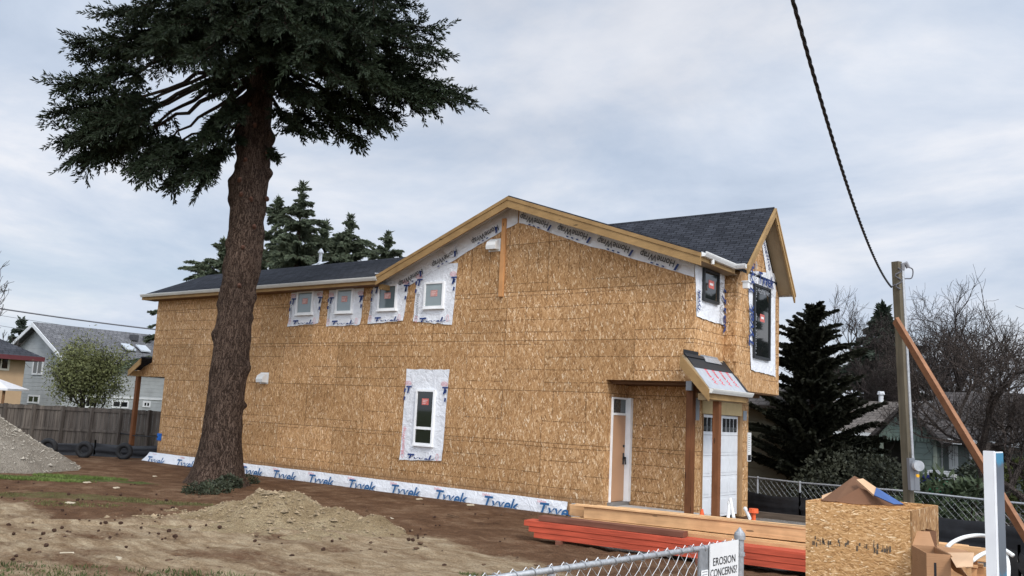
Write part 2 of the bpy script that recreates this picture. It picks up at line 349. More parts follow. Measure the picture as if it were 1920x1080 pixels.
# kinds of soil: pale sandy track, brown loam by the house, thin grass; each follows the lie of the plot
V_ = np.stack([GX0, GY0, GZ], 1)-CAM; _d = V_@_F; _d2 = np.where(_d > .5, _d, .5)
wob = (fbm(GX0*.55, GY0*.55, 21)-.47)*3.4+(fbm(GX0*2.2, GY0*2.2, 25)-.47)*.8
def seg_dist(px, py, path):
    d = np.full(px.shape, 1e9)
    for (x0, y0), (x1, y1) in zip(path[:-1], path[1:]):
        ex, ey = x1-x0, y1-y0; t = np.clip(((px-x0)*ex+(py-y0)*ey)/(ex*ex+ey*ey), 0, 1); d = np.minimum(d, np.hypot(px-x0-t*ex, py-y0-t*ey))
    return d
track = [tuple(ground(*q)[:2]) for q in ((-260, 985), (0, 995), (250, 1000), (480, 1000), (640, 1025), (820, 1070), (950, 1140))]
tan = np.maximum(sst(2.6, 1.1, seg_dist(GX0, GY0, track)+wob*.55), .8*sst(-9.3, -10.4, GY0+.35*(GX0+8)*.1+wob*.5)*(.45+.9*(fbm(GX0*.9, GY0*1.6, 61))))
dt_ = seg_dist(GX0, GY0, track)+.25*(fbm(GX0*.8, GY0*.8, 15)-.47); dt2 = np.abs(dt_-.78)   # two worn wheel ruts
GZ = GZ-near*(.045*np.exp(-(dt2/.14)**2)-.022*np.exp(-((dt2-.26)/.1)**2))*(.5+fbm(GX0*1.7, GY0*1.7, 19))+near*.05*np.clip(fbm(GX0*3, GY0*3, 33, 3)-.52, 0, 1)
def blob(px, py, rx, ry, ang=0):
    c = ground(px, py); dx, dy = GX0-c[0], GY0-c[1]; a = YAW-math.pi/2+ang
    u = dx*math.cos(a)+dy*math.sin(a); v = -dx*math.sin(a)+dy*math.cos(a); return sst(1.15, .55, np.hypot(u/rx, v/ry)+wob*.16)
grass = np.maximum.reduce([blob(95, 897, 2.6, .5), blob(170, 935, 3.2, .7)*.5, blob(120, 1105, 2.2, .6)*.45, blob(330, 1105, 1.5, .5)*.4, blob(215, 838, 4.2, 1.6), blob(60, 838, 5, 2)])
far = np.maximum(sst(10, 14, GY0), sst(-24, -27, GX0))
me = bpy.data.meshes.new('ground')
nx, ny = len(gx), len(gy); idx = np.arange(nx*ny).reshape(ny, nx)
F4 = np.stack([idx[:-1,:-1], idx[:-1,1:], idx[1:,1:], idx[1:,:-1]], -1).reshape(-1, 4)
me.vertices.add(nx*ny); me.vertices.foreach_set('co', np.stack([GX0, GY0, GZ], 1).ravel())
me.loops.add(F4.size); me.loops.foreach_set('vertex_index', F4.ravel().astype(np.int32))
me.polygons.add(len(F4)); me.polygons.foreach_set('loop_start', (np.arange(len(F4))*4).astype(np.int32)); me.polygons.foreach_set('loop_total', np.full(len(F4), 4, np.int32))
me.polygons.foreach_set('use_smooth', np.ones(len(F4), bool)); me.update(calc_edges=True)
tan = np.clip(tan*(.02+1.75*fbm(GX0*.75+9, GY0*1.6, 77)), 0, 1)
at_ = me.color_attributes.new('soil', 'FLOAT_COLOR', 'POINT')
at_.data.foreach_set('color', np.stack([tan, np.clip(np.maximum(grass, far), 0, 1), sst(-.6, .4, GX0)*sst(-4.6, -3.2, GY0), np.ones_like(tan)], 1).ravel())
m = MT('soil', .95, .1); att = m.n('ShaderNodeAttribute', attribute_name='soil'); tr, tg, tb = m.sep(att.outputs[0])
o = m.obj(); n1 = m.noise(o, 1.6, 8, .7); n2 = m.noise(o, 14, 6, .7); n3 = m.noise(m.mapn(o, (.7, 2.4, 1), (0, 0, R(35))), 2.2, 6, .65)
brown = m.ramp(n1, [(.3, (.07,.036,.019)), (.5, (.13,.071,.039)), (.68, (.21,.133,.08))])
sand = m.ramp(n3, [(.3, (.17,.108,.059)), (.5, (.30,.22,.136)), (.7, (.43,.345,.228))])
green = m.ramp(n2, [(.3, (.05,.05,.018)), (.6, (.095,.115,.035)), (.75, (.17,.16,.07))])
grav = m.ramp(n2, [(.3, (.10,.09,.08)), (.7, (.32,.30,.27))])
def soft(f, k): return m.ramp(m.math('ADD', f, m.math('MULTIPLY', m.math('SUBTRACT', k, .5), .9)), [(.3, (0,0,0)), (.7, (1,1,1))])
c = m.mix(soft(tr, n2), brown, sand); c = m.mix(soft(tg, n2), c, green); c = m.mix(soft(tb, n2), c, grav)
c = m.mix(1., c, m.ramp(m.noise(o, 38, 4, .7), [(.3, (.62,.60,.58)), (.55, (1,1,1)), (.75, (1.25,1.24,1.22))]), 'MULTIPLY')
m.col(c); m.bump(m.math('ADD', n2, m.math('MULTIPLY', m.noise(o, 55, 3), .4)), .05, 1.)
me.materials.append(m.m); g_ob = bpy.data.objects.new('ground', me); COL.objects.link(g_ob); struct(g_ob)

# ------------------------------------------------------------------ the house under construction
W = 4.33; XL = -20.92; FX = -.45       # depth, far end, lower front wall
H = thing('house_under_construction', 'two storey plywood sheathed house with dark roof, still being built', 'house', (-10, 0, -.3))
T = .14
APX, APZ = -4.88, 7.35
def roofz(x): return APZ-(APX-x)*.392 if x < APX else APZ-(x-APX)*.345
# side wall: one outline with the lower porch openings cut as an outline
prof = [(-20.0, -.3), (-2.16, -.3), (-2.16, 2.82), (-.02, 2.82), (-.02, 5.60), (0, 5.60)]
sw = MB()
poly = [(-20.02,-.3), (-2.16,-.3), (-2.16,2.82), (0,2.82), (0,5.56), (APX,7.22), (-9.15,5.56), (XL,5.56), (XL,2.62), (-20.02,2.62)]
def tri_fill(bits, y0, y1, mb, m=0):
    for q in bits: mb.prism([(x, y0, z) for x, z in q], (0, y1-y0, 0), m)
# built from butted convex pieces that share the outer plane
sw.box((-20.02,0,-.3), (-2.16,T,2.62)); sw.box((XL,0,2.62), (-2.16,T,2.82)); sw.box((XL,0,2.82), (0,T,5.56))
sw.prism([(-9.15,0,5.56), (0,0,5.56), (0,0,5.60), (APX,0,7.24), (-9.15,0,5.60)], (0,T,0))
sw.build('side_wall', OSB_SIDE, H)
fw = MB(); fw.box((-T,T,2.82), (0,1.56,5.6)); fw.box((-T,1.56,2.75), (-.02,W-.02,5.6)); fw.build('front_wall', OSB, H)
lw = MB()  # lower front wall with a garage opening
GA, GB, GT = 1.46, 3.70, 2.16
lw.box((FX-T,1.05,-.3), (FX,GA,2.62)); lw.box((FX-T,GB,-.3), (FX,4.24,2.62)); lw.box((FX-T,GA,GT), (FX,GB,2.62)); lw.build('garage_wall', OSB, H)
rw = MB(); rw.box((-2.3,1.05,-.3), (FX-T,1.05+T,2.815)); rw.build('porch_back_wall', OSB, H)
dw = MB(); dw.box((-2.3,T,-.3), (-2.16,.27,2.82)); dw.box((-2.3,.27,2.42), (-2.16,1.05,2.82)); dw.build('porch_side_wall', OSB, H)
bk = MB(); bk.box((XL,W-T,-.3), (FX-T,W,5.56)); bk.box((-20.02,T,-.3), (-19.88,W-T,5.56)); bk.prism([(-20.9,.0+T,5.56), (-20.9,W-T,5.56), (-20.9,2.08,6.42)], (.12,0,0)); bk.box((XL,T,2.62), (XL+.12,W-T,5.56)); bk.build('back_wall', OSB, H)
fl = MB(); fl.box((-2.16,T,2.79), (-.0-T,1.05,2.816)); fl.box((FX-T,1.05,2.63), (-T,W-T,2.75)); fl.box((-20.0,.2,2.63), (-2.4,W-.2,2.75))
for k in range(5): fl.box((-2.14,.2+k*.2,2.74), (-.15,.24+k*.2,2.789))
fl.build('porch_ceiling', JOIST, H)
ps = MB(); ps.box((-2.9,-.12,-.36), (.25,.98,-.02)); ps.build('porch_slab', CONC, H)
st = MB(); st.box((-2.15,.2,-.02),(-2.05,1.04,.06)); st.build('door_sill', plain('sill_metal', (.2,.19,.18), .5), H)
# bay
BX = .30
by = MB(); BYL, BYR = 1.56, 4.32
by.box((0,BYL,2.73), (BX,BYR,5.2)); by.prism([(0,BYL,5.2), (0,BYR,5.2), (0,3.02,6.80), (0,2.86,6.80)], (BX,0,0)); by.build('bay_wall', OSB, H)
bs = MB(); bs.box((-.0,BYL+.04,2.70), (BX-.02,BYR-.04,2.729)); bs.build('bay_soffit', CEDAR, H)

# roofs -------------------------------------------------------------
def slab(mb, quad, th, m=0):     # sloped slab, quad counter-clockwise from above, thickness downwards
    q = [np.array(p, float) for p in quad]; n = np.cross(q[1]-q[0], q[2]-q[0]); n /= np.linalg.norm(n)
    if n[2] < 0: n = -n
    mb.prism(q, -n*th, m)
rf = MB()
EV = 5.52; RZ = 6.63; RYc = 2.08; OH = .45
zq_ = EV+(OH+.06)*(RZ-EV)/(RYc+OH); slab(rf, [(-21.2,-OH,EV), (-9.36,-OH,EV), (-9.36,.06,zq_), (-21.2,.06,zq_)], .07); slab(rf, [(-21.2,.06,zq_), (-6.5,.06,zq_), (-6.5,RYc,RZ), (-21.2,RYc,RZ)], .07); slab(rf, [(-6.5,W+OH,EV), (-21.2,W+OH,EV), (-21.2,RYc,RZ), (-6.5,RYc,RZ)], .07)
rear_roof = rf.build('wing_roof', ROOF, H)
rf = MB(); YA, YB = -.47, W+.45
slab(rf, [(-9.33,YA,roofz(-9.33)), (APX,YA,APZ), (APX,YB,APZ), (-9.33,YB,roofz(-9.33))], .07); slab(rf, [(APX,YA,APZ), (.33,YA,roofz(.33)), (.33,YB,roofz(.33)), (APX,YB,APZ)], .07)
main_roof = rf.build('main_roof', ROOF_Y, H)
BXO = .655; ap_ = on_x(1452,388,BXO); BAY, BAZ = ap_[1], ap_[2]
fl_ = on_x(1401,494,BXO); BEL, BLZ = fl_[1], fl_[2]; fr_ = on_x(1488,549,BXO); BER, BERZ = fr_[1], fr_[2]; print('bay roof', ap_, fl_, fr_)
rf = MB()
slab(rf, [(-4.2,BEL,BLZ), (BXO,BEL,BLZ), (BXO,BAY,BAZ), (-4.2,BAY,BAZ)], .07); slab(rf, [(BXO,BER,BERZ), (-4.2,BER,BERZ), (-4.2,BAY,BAZ), (BXO,BAY,BAZ)], .07)
bay_roof = rf.build('bay_roof', ROOF, H)
# barge boards (fascia)
def barge(p, q, h=.24, th=.04, off=(0,0,0), mat=FASCIA, drop=.0):
    p, q = np.array(p, float)+off, np.array(q, float)+off; e = np.array([0,0,-1.])
    mb = MB(); nrm = np.array([0,-1,0.]) if abs(q[0]-p[0]) > abs(q[1]-p[1]) else np.array([1.,0,0])
    mb.prism([p, q, q+e*h, p+e*h], nrm*th); mb.prism([p+e*.0+nrm*th, q+nrm*th, q+nrm*th+e*h*.32, p+nrm*th+e*h*.32], nrm*.018); return mb.build('barge_board', mat, H)
barge((-9.36,YA,roofz(-9.36)-.035), (APX-.002,YA,APZ-.035), .275); barge((APX+.002,YA,APZ-.035), (.34,YA,roofz(.34)-.035), .275)
barge((BXO,BEL-.02,BLZ-.04), (BXO,BAY-.002,BAZ-.035), .22, mat=FASCIA_Y); barge((BXO,BAY+.002,BAZ-.035), (BXO,BER+.02,BERZ-.04), .22, mat=FASCIA_Y)
mb = MB()
slab(mb, [(-9.3,YA+.01,roofz(-9.3)-.085), (APX,YA+.01,APZ-.085), (APX,0,APZ-.085), (-9.3,0,roofz(-9.3)-.085)], .02); slab(mb, [(APX,YA+.01,APZ-.085), (.3,YA+.01,roofz(.3)-.085), (.3,0,roofz(.3)-.085), (APX,0,APZ-.085)], .02)
mb.build('rake_soffit', simple('soffit_wrap', (.55,.53,.50), .7, .1, 3), H)
mb = MB(); slab(mb, [(BX,BEL+.05,BLZ-.06), (BXO-.01,BEL+.05,BLZ-.06), (BXO-.01,BAY,BAZ-.11), (BX,BAY,BAZ-.11)], .02); slab(mb, [(BXO-.01,BER-.05,BERZ-.06), (BX,BER-.05,BERZ-.06), (BX,BAY,BAZ-.11), (BXO-.01,BAY,BAZ-.11)], .02)
mb.build('bay_rake_soffit', simple('bay_soffit_paint', (.30,.22,.13), .7, .1, 3), H)
# eave boards, soffits and gutters
def gutter(path, name='gutter', w=.11, h=.10, mat=GUTTER):
    mb = MB(); p = [np.array(a, float) for a in path]
    for a, b in zip(p[:-1], p[1:]):
        d = (b-a)/np.linalg.norm(b-a); s = np.cross(d, (0,0,1)); 
        prof = [(0,0), (.0,h), (.012,h), (.012,.012), (w-.035,.012), (w-.012,h*.55), (w-.012,h), (w+.012,h), (w+.012,h*.8), (w,h*.5), (w-.03,0)]
        n = len(prof); va = [a+s*u+np.array([0,0,v-h]) for u, v in prof]; vb = [b+s*u+np.array([0,0,v-h]) for u, v in prof]
        mb.add(va+vb, [tuple(range(n))[::-1], tuple(range(n, 2*n))]+[(i, (i+1)%n, n+(i+1)%n, n+i) for i in range(n)])
    return mb.build(name, mat, H)
mb = MB(); mb.box((-21.2,-OH-.0,EV-.20), (-9.40,-OH+.035,EV-.03)); mb.build('eave_board', FASCIA, H)
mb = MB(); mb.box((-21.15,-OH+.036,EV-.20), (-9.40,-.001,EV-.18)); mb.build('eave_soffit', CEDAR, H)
gutter([(-21.22,-OH-.001,EV-.005), (-9.30,-OH-.001,EV-.005)])
mb = MB(); mb.box((-9.36,-OH+.10,EV-.33), (-9.24,-.001,EV-.19)); mb.build('corbel_block', FASCIA_Y, H)
gz_e = roofz(.33)-.01
mb = MB(); mb.box((.29,YA+.05,gz_e-.19), (.328,BEL+.1,gz_e-.04)); mb.build('front_eave_board', FASCIA_Y, H)
mb = MB(); mb.box((.001,YA+.05,gz_e-.19), (.289,BYL,gz_e-.17)); mb.build('front_eave_soffit', simple('soffit_wood', (.28,.2,.12), .7, .1, 3), H)
gutter([(.331,YA+.02,gz_e), (.331,BEL-.02,gz_e)], mat=WHITE); gutter([(.33,BEL-.005,gz_e-.003), (BXO+.0,BEL-.005,gz_e-.003)], mat=WHITE)
mb = MB(); mb.tube([(.39,.0,gz_e-.1), (.39,.0,gz_e-.2)], .04, 8); mb.build('gutter_outlet', WHITE, H)
mb = MB(); mb.box((BXO-.15,BYL-.16,5.02), (BXO-.03,BYL-.02,5.16)); mb.box((BXO-.17,BYL-.18,5.16), (BXO-.01,BYL,5.19)); mb.build('gutter_outlet', WHITE, H)
gutter([(BXO+.0,BER+.0,BERZ+.01), (-1,BER,BERZ+.01)], mat=WHITE)
# left end gable of wing
mb = MB(); mb.prism([(-21.2,-OH-.01,EV-.03), (-21.2,RYc,RZ-.03), (-21.2,RYc,RZ-.2), (-21.2,-OH-.01,EV-.2)], (-.04,0,0)); mb.build('barge_board', FASCIA_Y, H)
# vent pipe through roof
p = on_y(600, 497, -.45)
m_ = (RZ-EV)/(RYc+OH); d = ray(600, 494); t_ = (EV+m_*(OH+CAM[1])-CAM[2])/(d[2]-m_*d[1]); vp = CAM+t_*d
vt = MB(); vt.tube([vp, vp+(0,0,.36)], .055, 10); vt.tube([vp+(0,0,.36), vp+(0,0,.39), vp+(0,0,.47), vp+(0,0,.52)], [.1,.1,.06,.02], 10)
vt.prism([vp+(-.2,-.2,-.085), vp+(.2,-.2,-.085), vp+(.2,.2,.085), vp+(-.2,.2,.085)], (0,0,.012)); vt.tube([vp+(0,0,-.02), vp+(0,0,.06)], [.12,.06], 10)
vt.build('vent_pipe', plain('vent_white', (.72,.74,.76), .4), H, smooth=False)

# patio cover at the far end
pp = on_y(243, 858, .06)
def sx(px, py): return on_y(px, py, 0)
mb = MB(); pz0 = float(gz(pp[0], 0)); mb.box((pp[0]-.07,.0,pz0), (pp[0]+.07,.14,2.62)); mb.build('patio_post', POSTW, H)
mb = MB(); mb.prism([(pp[0]-.1,.0,2.62), (XL-.004,.0,2.62), (XL-.004,.0,3.12), (pp[0]-.1,.0,2.80)], (0,T,0)); mb.build('patio_beam', OSB, H)
mb = MB(); xo = on_y(242,700,-.4)[0]; zl_ = on_y(242,694,-.4)[2]; zr_p = on_y(283,672,-.4)[2]
slab(mb, [(xo,-.4,zl_+.07), (XL-.02,-.4,zr_p+.07), (XL-.02,W,zr_p+.07), (xo,W,zl_+.07)], .06); mb.build('patio_roof', ROOF_Y, H)
mb = MB(); mb.prism([(xo-.02,-.4,zl_), (XL-.02,-.4,zr_p), (XL-.02,-.4,zr_p-.22), (xo-.02,-.4,zl_-.22)], (0,-.04,0)); mb.build('barge_board', FASCIA, H)
mb = MB(); mb.box((xo,-.36,zl_-.2), (xo+.04,W,zl_-.01)); mb.build('patio_eave_board', FASCIA_Y, H)

# porch posts, canopy over entry
mb = MB(); mb.box((-.16,-.004,-.02), (-.01,.146,2.80)); mb.build('porch_post', POSTW, H)
mb = MB(); mb.box((.33,.26,-.30), (.47,.40,2.56)); mb.build('porch_post', POSTW, H)
CX, CY0, CY1, CZ0, CZ1 = .58, -.52, 1.62, 2.66, 3.36
cp = MB(); slab(cp, [(0.003,CY0,CZ1), (CX,CY0,CZ0), (CX,CY1,CZ0), (0.003,CY1,CZ1)], .07); cn = cp.build('canopy_roof', plain('canopy_deck', (.36,.28,.18), .7), H)
sl = np.array([CX,0,CZ0-CZ1]); sl_n = np.array([CZ1-CZ0,0,CX]); sl_n /= np.linalg.norm(sl_n)
def cq(mb, t0, t1, y0, y1, up, th=.006, m=0):
    a = np.array([0.003,0,CZ1])+sl*t0+sl_n*up; b = np.array([.003,0,CZ1])+sl*t1+sl_n*up
    mb.prism([a+(0,y0,0), b+(0,y0,0), b+(0,y1,0), a+(0,y1,0)], sl_n*th, m)
mb = MB(); cq(mb, .36, 1.0, CY0+.02, CY1-.01, .004); 
for k in range(4):
    y = CY0+.5+k*.38; a = np.array([.003,0,CZ1])+sl*.86+sl_n*.0125
    mb.flat(text2d('Weather', .19, .0, .02), a+(0,y,0), -sl/np.linalg.norm(sl)*.9, (0,-1,0) if False else (0,1,0), 1)
mb.build('canopy_underlayment', [simple('grey_underlay', (.36,.375,.40), .5, .1, 8), plain('red_ink', (.6,.07,.09), .5)], H)
mb = MB(); cq(mb, .06, .40, CY0+.03, CY1-.02, .012); cq(mb, 0, 1.02, CY1-.13, CY1, .012); cq(mb, .0, .1, CY0-.03, CY0+.9, .022, .02)
mb.box((.003,CY0-.02,CZ1+.0), (.03,.15,CZ1+.1)); mb.prism([(BX+.004,BYL+.05,2.86), (BX+.004,CY1+.03,2.80), (BX+.004,CY1+.03,2.70), (BX+.004,BYL+.05,2.72)], (.02,0,0)); mb.build('canopy_flashing', BLACK, H)
mb = MB(); cq(mb, .0, .17, .35, 1.19, .03, .008); mb.box((.003,.3,CZ1-.02), (.02,1.19,CZ1+.06)); mb.build('metal_flashing', simple('lead_flashing', (.36,.38,.40), .4, .2, 10, .5, .4), H)
for yb in (CY0-.04,): 
    mb = MB(); mb.prism([(-.06,yb,CZ1+.0), (CX+.02,yb,CZ0-.02), (CX+.02,yb,CZ0-.27), (-.06,yb,CZ1-.27)], (0,.04,0)); mb.build('canopy_barge', FASCIA, H)
mb = MB(); mb.box((CX-.06,CY0+.02,CZ0-.22), (CX-.02,CY1-.05,CZ0-.04)); mb.build('canopy_eave_board', FASCIA_Y, H)
mb = MB(); mb.box((.3,CY0+.1,CZ0-.24), (.5,CY1-.1,CZ0-.10)); mb.build('canopy_beam', wood('beam_wood', (.36,.26,.14), 'y'), H)
gutter([(CX+.0,CY0-.02,CZ0+.0), (CX+.0,CY1+.03,CZ0+.0)], mat=GUTTER)
mb = MB(); mb.box((-.13,-.10,2.62), (-.0,-.012,2.82)); mb.build('metal_strap', plain('strap_grey', (.25,.27,.29), .4), H)
for bx_ in (((FX+.002,1.1,2.0),(FX+.012,1.28,2.5)), ((FX+.002,3.88,2.06),(FX+.012,4.1,2.3))): mb = MB(); mb.box(*bx_); mb.build('metal_strap', plain('strap_steel', (.28,.31,.34), .4), H)
mb = MB(); mb.box((FX+.002,1.42,GT-.0), (FX+.03,3.74,GT+.30)); mb.build('header_board', simple('pale_header', (.50,.38,.20), .7, .08, 6), H)
# garage door
gd = MB()
for k in range(5):
    z0 = -.22+k*.475; gd.box((FX-.09,GA+.01,z0), (FX-.045,GB-.01,z0+.468))
    if k < 4:
        for j in range(4): y0 = GA+.08+j*.54; gd.box((FX-.046,y0,z0+.07), (FX-.036,y0+.46,z0+.40))
door = gd.build('garage_door', GARAGE, H)
for s in range(2):
    mb = MB()
    for j in range(4): y0 = GA+.16+s*1.10+j*.225; mb.box((FX-.044,y0,1.76), (FX-.03,y0+.17,2.08))
    mb.build('door_window', GLASS_D, door)
for bx_ in (((FX-.13,GA-.0,-.28), (FX+.02,GA+.04,GT)), ((FX-.13,GB-.04,-.28), (FX+.02,GB+.12,GT))): mb = MB(); mb.box(*bx_); mb.build('garage_jamb', wood('jamb_wood', (.36,.22,.11), 'z', var=.15), H)
mb = MB(); mb.box((FX-.2,GA+.04,-.25), (FX-.15,GB-.04,2.1)); mb.build('garage_shade_panel', DARKIN, H)  # near-black sheet standing in for the unlit garage behind the door
# entry door in the porch side wall
dk = MB(); dk.box((-2.2,.27,.06), (-2.12,.31,2.44)); dk.box((-2.2,.93,.06), (-2.02,1.046,2.44)); dk.box((-2.2,.31,2.40), (-2.12,.93,2.44)); dk.box((-2.2,.31,2.03), (-2.125,.93,2.08)); dkf = dk.build('door_frame', FRAMEW, H)
mb = MB(); mb.box((-2.19,.312,.07), (-2.145,.928,2.028)); ed = mb.build('entry_door', DOORM, H)
mb = MB(); mb.tube([(-2.145,.86,1.05), (-2.08,.86,1.05)], .03, 10); mb.box((-2.144,.835,.90), (-2.13,.885,1.16)); mb.tube([(-2.09,.86,1.05),(-2.075,.86,.9)], .018, 8); mb.build('handle', FRAMEB, ed); mb = MB(); mb.tube([(-2.145,.86,1.32), (-2.12,.86,1.32)], .03, 10); mb.build('deadbolt', FRAMEB, ed)
mb = MB(); mb.box((-2.18,.312,2.082), (-2.155,.928,2.398)); mb.build('transom_pane', glassmat('transom_glass', (.05,.065,.07)), H)
# windows -----------------------------------------------------------
def warp_patch(corners, o, nrm, seed, n=(16, 22), amp=.012, edge=.03, curl=0):
    c = [np.array(q, float) for q in corners]; nrm = np.array(nrm, float)   # TL TR BR BL
    V = []; F = []
    for j in range(n[1]+1):
        for i in range(n[0]+1):
            u, v = i/n[0], j/n[1]
            p = (c[0]*(1-u)+c[1]*u)*(1-v)+(c[3]*(1-u)+c[2]*u)*v
            a = float(fbm(u*5+seed*3.1, v*5+seed, seed))-.47; b = float(fbm(u*9+seed*7, v*9, seed+9))-.47
            ed = max(abs(u-.5), abs(v-.5))*2
            lat = (c[1]-c[0]); lat = lat/np.linalg.norm(lat)
            if i in (0, n[0]): p = p+lat*(a*edge*2.2)
            if j in (0, n[1]): p = p+np.array([0,0,1.])*(b*edge*1.6)
            p = p+nrm*(o+abs(a)*amp*2+amp*max(0, ed-.8)*3*abs(b)+curl*max(0, v-.85)*abs(math.sin(u*9+seed)))
            V.append(p)
    for j in range(n[1]):
        for i in range(n[0]):
            k = j*(n[0]+1)+i; F.append((k, k+n[0]+1, k+n[0]+2, k+1))
    return V, F
def side_window(tl, br, wtl, wtr, wbr, wbl, glass, sticker, seed, mid=None, name='window', bottom=True):
    a, b = on_y(*tl), on_y(*br); x0, x1, z1, z0 = a[0], b[0], a[2], b[2]
    C_ = [on_y(*q) for q in (wtl, wtr, wbr, wbl)]
    fr = MB(); t = .055; y0, y1 = -.075, -.0
    fr.box((x0,y0,z0), (x0+t,y1,z1)); fr.box((x1-t,y0,z0), (x1,y1,z1)); fr.box((x0+t,y0,z1-t), (x1-t,y1,z1)); fr.box((x0+t,y0,z0), (x1-t,y1,z0+t)); fr.box((x0-.02,y0-.02,z0-.035), (x1+.02,y1,z0-.002))
    if mid: fr.box((x0+t,y0+.006,mid-.035), (x1-t,y1,mid+.035))
    wn = fr.build(name, FRAMEW, H)
    g = MB(); g.box((x0+t,-.045,z0+t), (x1-t,-.03,z1-t)); g.build('pane', glass, wn)
    s = MB(); cx, cz = (x0+x1)/2, z0+(z1-z0)*(.56 if not mid else .78); s.box((cx-.12,-.05,cz-.085), (cx+.12,-.046,cz+.085), 0)
    for k in range(3): s.box((cx-.09,-.052,cz-.05+k*.04), (cx+.02+.03*k,-.0505,cz-.035+k*.04), 1)
    s.build('sticker', [STICKP if sticker else STICK, plain('sticker_print', (.7,.55,.52), .5)], wn)
    wr = MB(); wr.add(*warp_patch(C_, .008, (0,-1,0), seed, curl=.10))
    X0 = (C_[0][0]+C_[3][0])/2; X1 = (C_[1][0]+C_[2][0])/2; zt = C_[0][2]; zb = (C_[2][2]+C_[3][2])/2
    yy = -.042
    # printed lettering of the membrane, cut where the sheet is cut
    for xx in (C_[0][0]+.12, C_[1][0]-.12):
        zo = zt-.33-(.05 if mid else 0)
        wr.flat(ring2d(0,0,.115,.06,.012), (xx,yy,zo), (1,0,0), (0,0,1), 2); wr.flat(text2d('DuPont', .075, 0, .01, 'CENTER'), (xx,yy,zo-.025), (1,0,0), (0,0,1), 2)
        wr.flat(text2d('T', .26, .2, .03, 'CENTER', 1.25), (xx,yy,zo-.26), (1,0,0), (0,0,1), 1)
    if bottom:
        wr.flat(clip2d(text2d('Tyvek', .36, .2, .02, 'CENTER', 1.1), .13, 1), ((X0+X1)/2-.03,-.052,zb-.10), (1,0,0), (0,0,1), 1)
    wr.flat(text2d('HomeWrap', .15, 0, .01), (C_[3][0]+.16,yy,zb+.12), (0,0,1), (-1,0,0), 2 if mid else 3)
    for xx in (C_[3][0]+.12, C_[2][0]-.14):
        wr.flat(ring2d(0,0,.05,.09,.012), (xx,yy-.012,zb+.12), (1,0,0), (0,0,1), 2)
    for xx in (X0+.03, X1-.03):
        for k in range(2): zq = zt-.62-k*.22+(.04*seed % .1); wr.flat(([(0,0),(.05,0),(.07,.09),(.01,.11)], [(0,1,2,3)]), (xx-.03,yy,zq), (1,0,0), (0,0,1), 1)
    wr.build('flashing_wrap', [WRAP, INK, PINK, GREYINK], wn)
    return wn
side_window((560.6,547), (587.5,589), (549,536), (608,532), (597,607), (540,612), GLASS_L, 1, 1)
side_window((634,542), (662,586), (619,533), (685,528), (676,609), (612,612), GLASS_L, 1, 2)
side_window((713,535), (744.5,581), (704,512), (770,508), (757,602), (690,607), glassmat('sky_reflection_glass_mid', (.13,.165,.175)), 1, 3)  # this pane's grey-blue also paints in reflected sky, a little darker
side_window((799,530), (833,577), (783,497), (859,494), (848,609), (776,603), GLASS_L, 1, 4)
side_window((783.5,730), (812.5,836), (763,692), (843,693), (829,864), (750,862), GLASS_D, 0, 5, mid=float(on_y(798,803)[2]), name='tall_window')
def front_window(X, tl, br, wtl, wtr, wbr, wbl, seed, big):
    a, b = on_x(*tl, X), on_x(*br, X); y0, y1, z1, z0 = a[1], b[1], a[2], b[2]; C_ = [on_x(*q, X) for q in (wtl, wtr, wbr, wbl)]
    fr = MB(); t = .06; x0, x1 = X, X+.07
    fr.box((x0,y0,z0), (x1,y0+t,z1)); fr.box((x0,y1-t,z0), (x1,y1,z1)); fr.box((x0,y0+t,z1-t), (x1,y1-t,z1)); fr.box((x0,y0+t,z0), (x1,y1-t,z0+t)); wn = fr.build('front_window', FRAMEB, H)
    g = MB(); g.box((X+.03,y0+t,z0+t), (X+.045,y1-t,z1-t)); g.build('pane', GLASS_D, wn)
    s = MB(); cy, cz = (y0+y1)/2, z0+(z1-z0)*(.56); s.box((X+.046,cy-.14,cz-.09), (X+.05,cy+.14,cz+.09)); s.box((X+.0505,cy-.09,cz-.02), (X+.0515,cy+.09,cz+.03), 1)
    s.build('sticker', [STICK, WHITE], wn)
    wr = MB(); wr.add(*warp_patch(C_, .008, (1,0,0), seed, curl=.12)); zt = C_[0][2]; zb = C_[3][2]; xx = X+.05; ym = (C_[0][1]+C_[1][1])/2
    if big:
        wr.flat(text2d('Tyvek', .42, .2, .02, 'CENTER'), (xx,ym+.15,zt-.22), (0,1,0), (0,0,1), 1); wr.flat(text2d('HomeWrap', .2, 0, .01, 'CENTER'), (xx,ym+.1,zt-.46), (0,1,0), (0,0,1), 3)
        for zq in (zb+.5, zb+1.75): wr.flat(text2d('Tyvek', .42, .2, .02), (xx,C_[0][1]+.28,zq), (0,0,1), (0,-1,0), 1); wr.flat(text2d('HomeWrap', .2, 0, .01), (xx,C_[0][1]+.46,zq-.1), (0,0,1), (0,-1,0), 3)
    else:
        wr.flat(text2d('Tyvek', .46, .2, .02), (xx,C_[2][1]-.12,zb+.92), (0,0,-1), (0,1,0), 1); wr.flat(text2d('HomeWrap', .2, 0, .01), (xx,C_[2][1]-.30,zb+.95), (0,0,-1), (0,1,0), 3)
        wr.flat(text2d('Tyvek', .2, .2, .02), (xx,C_[3][1]+.1,zb+.1), (0,0,1), (0,-1,0), 1)
    wr.build('flashing_wrap', [WRAP, INK, PINK, GREYINK], wn); return wn
front_window(0., (1316,502), (1344,572), (1302,489), (1358,497), (1357,610), (1305,594), 6, False)
front_window(BX, (1411,531), (1440,677), (1402,507), (1453,513), (1453,706), (1407,694), 7, True)
